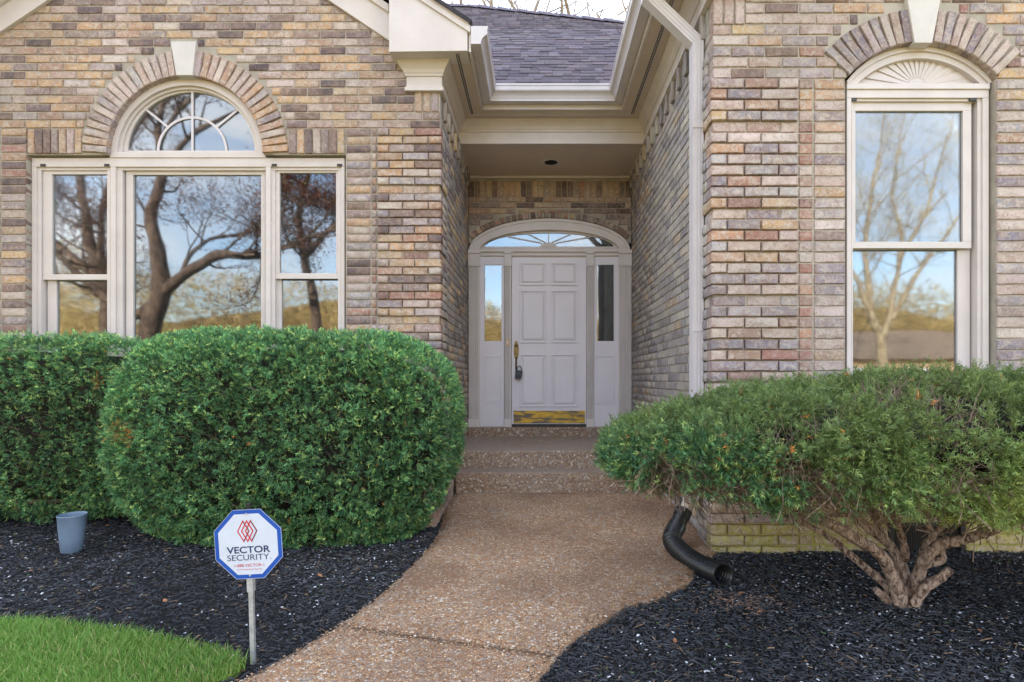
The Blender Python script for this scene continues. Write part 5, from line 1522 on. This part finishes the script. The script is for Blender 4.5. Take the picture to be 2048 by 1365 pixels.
panel = m.build('sign_panel', M['signb'], sign, bevel=0.0008); panel.location = (0.001, 0, zc2); panel.rotation_euler = (0, math.radians(-2.2), math.radians(-3))
panel['label'] = 'octagonal sign panel with blue border and white face'
m = MB(); m.prism(oct_(R8*0.874), -.0132, -.0124); m.build('sign_face', M['signw'], panel)
m = MB(); m.strip(oct_(R8*1.0) + oct_(R8)[:1], oct_(R8*0.992) + oct_(R8*0.992)[:1], -.0128, -.0122); m.build('sign_rim', M['signw'], panel)
def text(body, z, width, mat, nm, offset=0.0, h=None, x=0.0):
    cu = bpy.data.curves.new(nm, 'FONT'); cu.body = body; cu.align_x = 'CENTER'; cu.size = 1.0; cu.offset = offset; cu.extrude = 0.0
    to = bpy.data.objects.new(nm, cu); COL.objects.link(to); bpy.context.view_layer.update()
    me = bpy.data.meshes.new_from_object(to.evaluated_get(bpy.context.evaluated_depsgraph_get())); bpy.data.objects.remove(to); bpy.data.curves.remove(cu)
    co = np.empty(len(me.vertices)*3, np.float32); me.vertices.foreach_get('co', co); co = co.reshape(-1, 3)
    mn, mx = co.min(0), co.max(0); sx = width/(mx[0]-mn[0]); sz = (h/(mx[1]-mn[1])) if h else sx
    out = np.c_[(co[:,0] - (mn[0]+mx[0])/2)*sx + x, np.full(len(co), -.0139), (co[:,1] - mn[1])*sz + z]
    me.vertices.foreach_set('co', out.astype(np.float32).ravel()); me.update(); me.materials.clear(); me.materials.append(mat)
    return link(bpy.data.objects.new(nm, me), panel)
text('VECTOR', -0.0390, 0.198, M['ink'], 'lettering', 0.020, 0.030)
text('SECURITY', -0.0705, 0.190, M['ink'], 'lettering', 0.0, 0.0255, -0.003)
text('®', -0.0700, 0.006, M['ink'], 'lettering', 0.0, 0.006, 0.099)
text('1-888-VECTOR-1', -0.0990, 0.134, M['inkr'], 'lettering', 0.004, 0.0125)
text('www.vectorsecurity.com', -0.1150, 0.112, M['inkr'], 'lettering', 0.004, 0.0075)
# emblem: three interlaced tall diamonds
def diamond(cx, cz, hw, hh, w, mat, half, y):
    o_ = [(cx, cz+hh), (cx+hw, cz), (cx, cz-hh), (cx-hw, cz)]; k = w/hw*1.15; i_ = [(cx, cz+hh*(1-k)), (cx+hw*(1-k), cz), (cx, cz-hh*(1-k)), (cx-hw*(1-k), cz)]
    m = MB(); idx = (0, 1, 2) if half > 0 else (2, 3, 0)
    for a, b in zip(idx[:-1], idx[1:]): m.prism([o_[a], o_[b], i_[b], i_[a]], y, y + 0.0003)
    m.build('emblem_line', mat, panel)
for i, cx in enumerate((-0.018, 0.0, 0.018)):
    diamond(cx, 0.058, 0.0285, 0.050, 0.0050, M['inkr'], -1, -.0138 - 0.0004*i); diamond(cx, 0.058, 0.0285, 0.050, 0.0050, M['inkd'] if i != 1 else M['inkr'], 1, -.0139 - 0.0004*i)
for z in (0.1335, -0.1375):
    m = MB(); m.prism([(0.0045*math.cos(a*math.pi/6), z + 0.0045*math.sin(a*math.pi/6)) for a in range(12)], -.0155, -.0121); m.build('bolt', M['galv'], panel)
m = MB(); m.box(-.009, .009, -.006, .013, post_h - .029, post_h); m.build('post_clip', M['black'], sign, bevel=0.001)

# ------------------------------------------------------------------ plastic pot by the left hedge
cx3, cy3 = G(143, 1098)
pot = empty('plastic_pot', (cx3, cy3, zg(cy3) - 0.02), label='tapered blue-grey plastic pot standing upright on the mulch', category='pot')
pot.scale = (0.80, 0.80, 0.86)
pot.rotation_euler = (math.radians(1), math.radians(2), 0)
n = 36; prof_ = [(0.0, 0.0), (0.070, 0.0), (0.076, 0.006), (0.086, 0.10), (0.098, 0.22), (0.103, 0.285), (0.107, 0.292), (0.107, 0.300), (0.102, 0.301), (0.099, 0.290), (0.083, 0.10), (0.070, 0.02), (0.0, 0.02)]
m = MB()
for r, z in prof_:
    for i in range(n): a = 2*math.pi*i/n; m.v.append((r*math.cos(a), r*math.sin(a), z + (0.004*math.cos(a) if r > 0.09 else 0)))
for k in range(len(prof_)-1):
    for i in range(n): m.f.append((k*n+i, k*n+(i+1)%n, (k+1)*n+(i+1)%n, (k+1)*n+i))
m.build('pot_shell', M['cup'], pot, smooth=True)

# ------------------------------------------------------------------ corrugated drain pipe
dpipe = empty('drain_pipe', (1.12, 3.9, zg(3.9)), label='black corrugated drain pipe curving from the downspout onto the mulch', category='pipe')
dinv = Matrix.Translation((-1.12, -3.9, -zg(3.9)))
def bez(pts, n):
    q = [Vector(p) for p in pts]; out = []
    m = len(q)
    for i in range(m-1):
        a, b, c, d = q[max(i-1,0)], q[i], q[i+1], q[min(i+2,m-1)]
        for k in range(n): t = k/n; out.append(0.5*((2*b)+(c-a)*t+(2*a-5*b+4*c-d)*t*t+(3*b-a-3*c+d)*t*t*t))
    out.append(q[-1]); return out
top_ = Vector((1.09, DY, 0.375))
Pp = [P(1367, 1033, 4.00), P(1352, 1056, 3.95), P(1344, 1078, 3.88), P(1356, 1098, 3.78), P(1382, 1120, 3.64), P(1416, 1138, 3.49), P(1447, 1150, 3.34)]
cv = bez(Pp, 40)
RP = 0.0500
m = MB(); m.tube([Vector((1.118, DY, 0.40)), Vector((1.06, DY - 0.05, 0.315)), Vector(Pp[0]) + Vector((0.0, 0.02, 0.035))], [0.044, 0.044, 0.044], 16)
o = m.build('downspout_shoe', M['soffit'], dpipe, smooth=True); o.matrix_parent_inverse = dinv
m = MB(); a, b = Vector(Pp[0]) + Vector((0.008, 0.012, 0.045)), Vector(cv[34]); m.tube([a, a*0.95 + b*0.05, a*0.55 + b*0.45, a*0.54 + b*0.46, b], [0.055, 0.060, 0.061, 0.055, 0.055], 24)
o = m.build('adapter', M['plastic'], dpipe, smooth=False, bevel=0.002); o.matrix_parent_inverse = dinv
m = MB(); m.tube(cv[30:84], [0.0640]*54, 24); o = m.build('elbow', M['plastic'], dpipe, smooth=True); o.matrix_parent_inverse = dinv
cor = cv[80:]; dist = 0; rr = []; dense = []
for i in range(len(cor)-1):
    for k in range(3): dense.append(cor[i].lerp(cor[i+1], k/3))
dense.append(cor[-1]); acc = 0
rad_o, rad_i = [], []
for i, p in enumerate(dense):
    if i: acc += (dense[i] - dense[i-1]).length
    s_ = 0.5 + 0.5*math.cos(acc/0.0265*2*math.pi); s_ = s_**0.6
    rad_o.append(0.0570 + 0.0095*s_); rad_i.append(0.0520 + 0.0095*s_)
m = MB(); m.tube(dense, rad_o, 28, False); o1 = len(m.v); m.tube(dense, rad_i, 28, False)
last = (len(dense)-1)*28
m.f += [(last + k, last + (k+1)%28, o1 + last + (k+1)%28, o1 + last + k) for k in range(28)]
o = fix_normals(m.build('corrugated_hose', M['plastic'], dpipe, smooth=True)); o.matrix_parent_inverse = dinv

# low brick edging beside the steps
edg = empty('brick_edging', (-0.86, 5.0, zg(5)), label='low brick edging wall between hedge and path', category='edging wall')
w = Wall((-0.80, 0, 0), (0,1,0), (-1,0,0), 'f')
einv = Matrix.Translation((0.86, -5.0, -zg(5)))
mt = MB(); mt.box(-0.90, -0.80 - MD, 4.47, 5.44, 0.0, 0.30)
eo = mt.build('mortar', M['mortar'], edg, None); eo.matrix_parent_inverse = einv
for r_ in range(4):
    z = zg(4.5) - 0.03 + r_*BC
    ys = [4.46 + (0.12 if r_ % 2 else 0.0) + BP*i for i in range(5)]
    for y in ys:
        if y + BP > 5.46 : continue
        w.brick(y + BP/2, z + BC/2, BP - 0.01, BC - 0.009, pick([('red', 3), ('pale', 3), ('warm', 2)]), 1.0)
w2 = Wall((-0.80, 4.462, 0), (1,0,0), (0,1,0), 'f')
for r_ in range(4): w2.brick(-0.05, zg(4.5) - 0.03 + (r_+.5)*BC, 0.095, BC - 0.009, pick([('red', 3), ('pale', 1)]), 1.0)
w.finish(eo); w2.finish(eo)

# fallen brown leaves
lm = bpy.data.meshes.new('fallen_leaf'); lm.from_pydata([(-.5,0,0),(-.2,.22,.06),(.2,.2,.02),(.5,0,.09),(.2,-.2,.05),(-.2,-.22,.0),(0,0,-.03)], [], [(0,6,1),(1,6,2),(2,6,3),(3,6,4),(4,6,5),(5,6,0)]); lm.update()
M['dryleaf'] = m_simple('dry_leaf', L(172, 118, 82), 0.7, 0.2, 60.0, 0.2, 80.0); lm.materials.append(M['dryleaf'])
for px, py in ((168, 1182), (215, 1050), (62, 1140), (480, 1170), (330, 1200), (640, 1150), (285, 1062), (1480, 1185), (1520, 1222), (1730, 1190), (1545, 1205), (1900, 1190), (1960, 1260), (1350, 1280)):
    gx_, gy_ = G(px, py); o = bpy.data.objects.new('fallen_leaf', lm); o.location = (gx_, gy_, zg(gy_) - 0.004); sc_ = rng.uniform(0.03, 0.05); o.scale = (sc_, sc_, sc_); o.rotation_euler = (rng.uniform(-.3, .3), rng.uniform(-.3, .3), rng.uniform(0, 6.28))
    link(o, None, label='small curled brown leaf lying on the black mulch', category='leaf', group='fallen brown leaves on the mulch')
# ------------------------------------------------------------------ trees (behind the roof, and those the windows mirror)
def grow(mb, p, d, ln, r, lev, maxlev, R, tips, spread=0.6, up=0.12, nch=3, sides=(8, 6, 5, 4, 3), shrink=0.62):
    nseg = max(3, int(5 - lev*0.5)); pts = [p.copy()]; rr = [r]; dd = d.copy()
    for k in range(nseg):
        dd = (dd + Vector((R.gauss(0, .13), R.gauss(0, .13), R.gauss(0, .10) + up*0.6))).normalized(); pts.append(pts[-1] + dd*(ln/nseg)); rr.append(r*(1 - 0.55*(k+1)/nseg))
    mb.tube(pts, rr, sides[min(lev, len(sides)-1)], False)
    if lev >= maxlev: tips.append((pts[-1], dd)); tips.append((pts[len(pts)//2], dd)); return
    for c in range(nch + (1 if R.random() < 0.5 else 0)):
        f = R.uniform(0.35, 1.0) if c else 1.0; i = min(int(f*nseg), nseg-1); t = f*nseg - i; q = pts[i].lerp(pts[min(i+1, nseg)], min(t, 1.0))
        nd = (dd + Vector((R.gauss(0, spread), R.gauss(0, spread), R.gauss(up, spread*0.6)))).normalized()
        grow(mb, q, nd, ln*shrink*R.uniform(0.75, 1.15), max(0.004, rr[i]*R.uniform(0.5, 0.72)), lev+1, maxlev, R, tips, spread, up, nch, sides, shrink)
def leaves(tips, per, sc, size, cols, R_, ctr):
    t = np.array([tuple(a) for a, _ in tips]); n = len(t)*per; p = np.repeat(t, per, 0) + R_.normal(0, sc, (n, 3)); a = R_.normal(size=(n, 3)); a /= np.linalg.norm(a, axis=1, keepdims=True); b = np.cross(a, R_.normal(size=(n, 3))); b /= np.linalg.norm(b, axis=1, keepdims=True); s = R_.uniform(0.6, 1.3, (n, 1))*size
    V = np.stack([p - a*s, p + b*s*0.45, p + a*s, p - b*s*0.45], 1).reshape(-1, 3); ci = R_.integers(0, len(cols), n); C = np.array(cols)[ci]*R_.uniform(.7, 1.25, (n, 1))
    return V, np.arange(n*4).reshape(-1, 4), np.repeat(np.c_[C, np.ones(n)], 4, 0)
def limb_tree(name, base, limbs, bark, lab, cat, seed, maxlev, nch, leafspec=None, group=None, tw=1.0, r_tw=0.03):
    root = empty(name, base, label=lab, category=cat, group=group); inv = Matrix.Translation((-base[0], -base[1], -base[2])); R = random.Random(seed); mb = MB(); tips = []
    for lm_ in limbs:
        pts = bez([q[:3] for q in lm_], 5); rad = np.interp(np.linspace(0, len(lm_)-1, len(pts)), range(len(lm_)), [q[3] for q in lm_])
        mb.tube(pts, list(rad), 10, False)
        for k in range(len(pts)//3, len(pts)):
            if R.random() < 0.62:
                d = (pts[k] - pts[k-1]).normalized(); nd = (d*0.6 + Vector((R.gauss(0, .6), R.gauss(0, .6), R.gauss(.25, .5)))).normalized()
                grow(mb, pts[k], nd, tw*R.uniform(0.7, 1.3), min(rad[k]*0.5, r_tw), 2, maxlev, R, tips, 0.6, 0.12, nch)
        grow(mb, pts[-1], (pts[-1]-pts[-2]).normalized(), tw*1.3, rad[-1], 1, maxlev, R, tips, 0.55, 0.12, nch)
    o = mb.build('trunk', bark, root, smooth=True); o.matrix_parent_inverse = inv
    if leafspec:
        V, Fm, C = leaves(tips, leafspec[0], leafspec[1], leafspec[2], leafspec[3], np.random.default_rng(seed), None)
        o = np_mesh('crown', V, Fm, M['leaf'], root, C, kind='stuff'); o.matrix_parent_inverse = inv
    return root
def Rf(px, py, D, Yg):
    """a point seen mirrored at a pixel of a pane at depth Yg, D metres in front of the pane"""
    Yv = Yg + D; return ((px - CX)*Yv/F, Yg - D, CZ + (CY - py)*Yv/F)
YG1 = YW + 0.07
def R1(px, py, D, r): return (*Rf(px, py, D, YG1), r)
PUR = [L(96, 58, 62), L(120, 80, 76), L(84, 60, 60), L(116, 98, 70), L(150, 104, 92)]
b = Rf(312, 900, 5.5, YG1)
limb_tree('plum_tree', (b[0], b[1], zg(b[1]) - 0.06), [
  [R1(300, 905, 5.5, .24), R1(298, 680, 5.5, .20), R1(322, 590, 5.5, .18), R1(316, 500, 5.5, .12), R1(302, 430, 5.5, .11), R1(325, 350, 5.6, .09), R1(318, 260, 5.7, .06), R1(340, 150, 5.8, .04)],
  [R1(322, 590, 5.5, .15), R1(360, 555, 5.45, .11), R1(400, 530, 5.4, .10), R1(440, 510, 5.3, .085), R1(500, 514, 5.2, .07), R1(560, 500, 5.1, .05), R1(640, 470, 5.0, .03)],
  [R1(305, 615, 5.5, .13), R1(268, 630, 5.6, .10), R1(215, 600, 5.7, .09), R1(170, 560, 5.8, .07), R1(110, 500, 5.9, .05)],
  [R1(325, 350, 5.6, .07), R1(375, 280, 5.6, .055), R1(440, 240, 5.7, .045), R1(520, 200, 5.8, .03)],
  [R1(318, 300, 5.65, .05), R1(350, 230, 5.5, .04), R1(400, 190, 5.4, .03)],
  [R1(360, 555, 5.45, .06), R1(375, 520, 5.6, .045), R1(420, 480, 5.9, .035), R1(480, 470, 6.1, .025)]],
  M['plumbark'], 'purple-leaved tree on a forked trunk, mirrored in the middle pane', 'tree', 5, 5, 3, (4, 0.12, 0.026, PUR), tw=0.85)
b = Rf(212, 900, 7.5, YG1)
limb_tree('plum_tree', (b[0], b[1], zg(b[1]) - 0.06), [
  [R1(216, 860, 7.5, .22), R1(214, 640, 7.5, .17), R1(205, 560, 7.5, .15), R1(180, 480, 7.5, .12), R1(165, 380, 7.5, .09), R1(150, 260, 7.6, .06)],
  [R1(205, 560, 7.5, .11), R1(170, 535, 7.5, .09), R1(130, 500, 7.5, .08), R1(90, 470, 7.5, .06), R1(30, 430, 7.6, .04)],
  [R1(203, 545, 7.5, .10), R1(206, 470, 7.4, .08), R1(214, 400, 7.3, .07), R1(250, 300, 7.2, .05)]],
  M['plumbark'], 'purple-leaved tree with upright limbs, mirrored in the leftmost panes', 'tree', 9, 5, 3, (3, 0.13, 0.028, PUR), tw=1.0)
b = Rf(640, 900, 6.5, YG1)
limb_tree('plum_tree', (b[0], b[1], zg(b[1]) - 0.06), [
  [R1(640, 890, 6.5, .14), R1(630, 640, 6.5, .10), R1(610, 520, 6.5, .08), R1(600, 430, 6.5, .06), R1(620, 340, 6.5, .04)],
  [R1(610, 520, 6.5, .06), R1(650, 470, 6.4, .05), R1(690, 440, 6.3, .03)]],
  M['plumbark'], 'small dense purple-leaved tree, mirrored in the sash nearest the entry', 'tree', 12, 5, 3, (10, 0.12, 0.03, [L(120, 60, 56), L(150, 96, 62), L(96, 60, 48), L(130, 110, 60)]), tw=0.9)
YG2 = YV + 0.07
def R2(px, py, D, r): return (*Rf(px, py, D, YG2), r)
b = Rf(1768, 830, 19, YG2)
limb_tree('sycamore_tree', (b[0], b[1], zg(b[1]) - 0.1), [
  [R2(1768, 840, 19, 0.286), R2(1766, 690, 19, 0.204), R2(1748, 640, 19, 0.163), R2(1738, 560, 19, 0.122), R2(1732, 480, 19, 0.095), R2(1740, 400, 19, 0.068), R2(1760, 300, 19, 0.041)],
  [R2(1766, 690, 19, 0.177), R2(1780, 640, 19, 0.136), R2(1796, 560, 19, 0.109), R2(1810, 500, 19, 0.088), R2(1850, 430, 19, 0.068), R2(1870, 350, 19, 0.041)],
  [R2(1785, 640, 19, 0.109), R2(1830, 560, 19, 0.088), R2(1870, 500, 19, 0.075), R2(1915, 440, 19, 0.054), R2(1960, 380, 19, 0.034)],
  [R2(1748, 640, 19, 0.109), R2(1715, 560, 19, 0.082), R2(1690, 520, 19, 0.061), R2(1650, 440, 19, 0.041)],
  [R2(1796, 560, 19, 0.068), R2(1800, 450, 19, 0.061), R2(1785, 380, 19, 0.041), R2(1800, 280, 19, 0.027)]],
  M['palebark'], 'tall pale-barked bare tree, mirrored in the double-hung window', 'tree', 21, 5, 3, (1, 0.2, 0.04, [L(190, 178, 110), L(170, 160, 90)]), tw=1.9, r_tw=0.03)
# bare trees behind the house
def bare_tree(x, y, h, seed, lab):
    R = random.Random(seed); base = (x, y, -0.1); limbs = []
    t = [(x, y, -0.1, .26), (x + R.uniform(-.2, .2), y, h*0.3, .2), (x + R.uniform(-.4, .4), y, h*0.55, .13), (x + R.uniform(-.5, .5), y, h*0.8, .06)]
    limbs.append(t)
    for k in range(5):
        z0 = h*R.uniform(0.32, 0.6); a = R.uniform(0, 6.28); l = h*R.uniform(.12, .22); limbs.append([(x, y, z0, .09), (x + math.cos(a)*l*.5, y + math.sin(a)*l*.5, z0 + h*.12, .07), (x + math.cos(a)*l, y + math.sin(a)*l, z0 + h*.28, .045)])
    limb_tree('bare_tree', base, limbs, M['greybark'], lab, 'tree', seed, 5, 3, None, 'bare trees rising behind the roof', tw=h*0.11, r_tw=0.07)
bare_tree(-1.6, 21.0, 19.5, 31, 'bare leafless tree behind the roof, left of the ridge end')
bare_tree(1.2, 24.0, 21.5, 32, 'bare leafless tree behind the roof, above the middle of the slope')
bare_tree(3.0, 20.0, 19.0, 33, 'bare leafless tree behind the roof, nearest the downspout')
# far woods, mirrored low in the panes
N = 110000; x = nrg.uniform(-95, 70, N); base_y = -46 + 5*np.sin(x*0.13) + nrg.normal(0, 3, N); hh = 10.2 + 1.6*wob(np.c_[x, 0*x, 0*x], 0.22) + 0.8*wob(np.c_[x, 0*x, 0*x], 0.9); t = nrg.uniform(0, 1, N)**0.8; z = zg(-10) + 0.3 + t*hh
d = np.c_[nrg.normal(0, .8, N), nrg.normal(0, .5, N), nrg.normal(0.5, .6, N)]; d /= np.linalg.norm(d, axis=1, keepdims=True); l = nrg.uniform(.3, 1.1, N); s = np.cross(d, nrg.normal(size=(N, 3))); s /= np.linalg.norm(s, axis=1, keepdims=True); p = np.c_[x, base_y, z]; wd = np.where(nrg.uniform(0, 1, N) < .75, .025, .09)[:,None]
V = np.stack([p - s*wd, p + s*wd, p + d*l[:,None]], 1).reshape(-1, 3); wc = np.array([L(186, 162, 112), L(170, 146, 108), L(196, 174, 118), L(156, 152, 96), L(160, 138, 110)]); ci = nrg.choice(5, N, p=[.3,.25,.2,.12,.13]); C = np.repeat(np.c_[wc[ci]*nrg.uniform(.7, 1.2, (N, 1)), np.ones(N)], 3, 0)
np_mesh('woodland', V, np.arange(N*3).reshape(-1, 3), M['leaf'], None, C, kind='stuff', label='far yellow-brown woods mirrored low in the window panes', category='woods')
hl = MB(); hv = [(xx, -52 - 6*math.sin(xx*0.05), zz) for xx in range(-120, 101, 10) for zz in (-0.6, 8.2 + 1.0*math.sin(xx*0.21) + 0.6*math.sin(xx*0.5))]
hl.add(hv + [(xx, -70, 3.0) for xx in range(-120, 101, 10)], [(2*i, 2*i+2, 2*i+3, 2*i+1) for i in range(22)] + [(2*i+1, 2*i+3, 46+i+1, 46+i) for i in range(22)])
M['bank'] = m_simple('brush_bank', L(176, 150, 100), 0.95, 0.25, 0.6, 0.6, 3.0, bdist=0.2)
hl.build('hills', M['bank'], None, kind='structure')
# neighbour house, mirrored low in the right window
nh = empty('neighbour_house', (26.0, -33.0, -0.3), label='low tan neighbour house with chimney, mirrored low in the double-hung window', category='house')
m = MB(); m.box(-9, 9, -4, 4, 0, 3.0); m.build('wall', M['tan'], nh)
m = MB(); m.add([(-9.5,-4.5,2.9),(9.5,-4.5,2.9),(9.5,4.5,2.9),(-9.5,4.5,2.9),(-9.5,0,5.0),(9.5,0,5.0)], [(0,1,5,4),(2,3,4,5),(0,4,3),(1,2,5),(0,3,2,1)]); m.build('roof', M['roof2'], nh)
m = MB(); m.box(5, 6.1, -.5, .6, 3.5, 6.0); m.build('chimney', m_simple('chimney_brick', L(160, 100, 78), .9, .15, 6.0, .3, 20.0), nh)
for xx in (-6, -2, 3):
    m = MB(); m.box(xx, xx + 1.3, 4.01, 4.06, 1.0, 2.3); m.build('window', M['signw'], nh)
# street in front of the lawn
rd = MB(); rd.add([(-200, -24, zg(-10) - 0.055 + 0.15), (200, -24, zg(-10) - 0.055 + 0.15), (200, -17, zg(-10) - 0.055 + 0.07), (-200, -17, zg(-10) - 0.055 + 0.07)], [(0,1,2,3)]); rd.build('road', M['asphalt'], None, kind='structure')
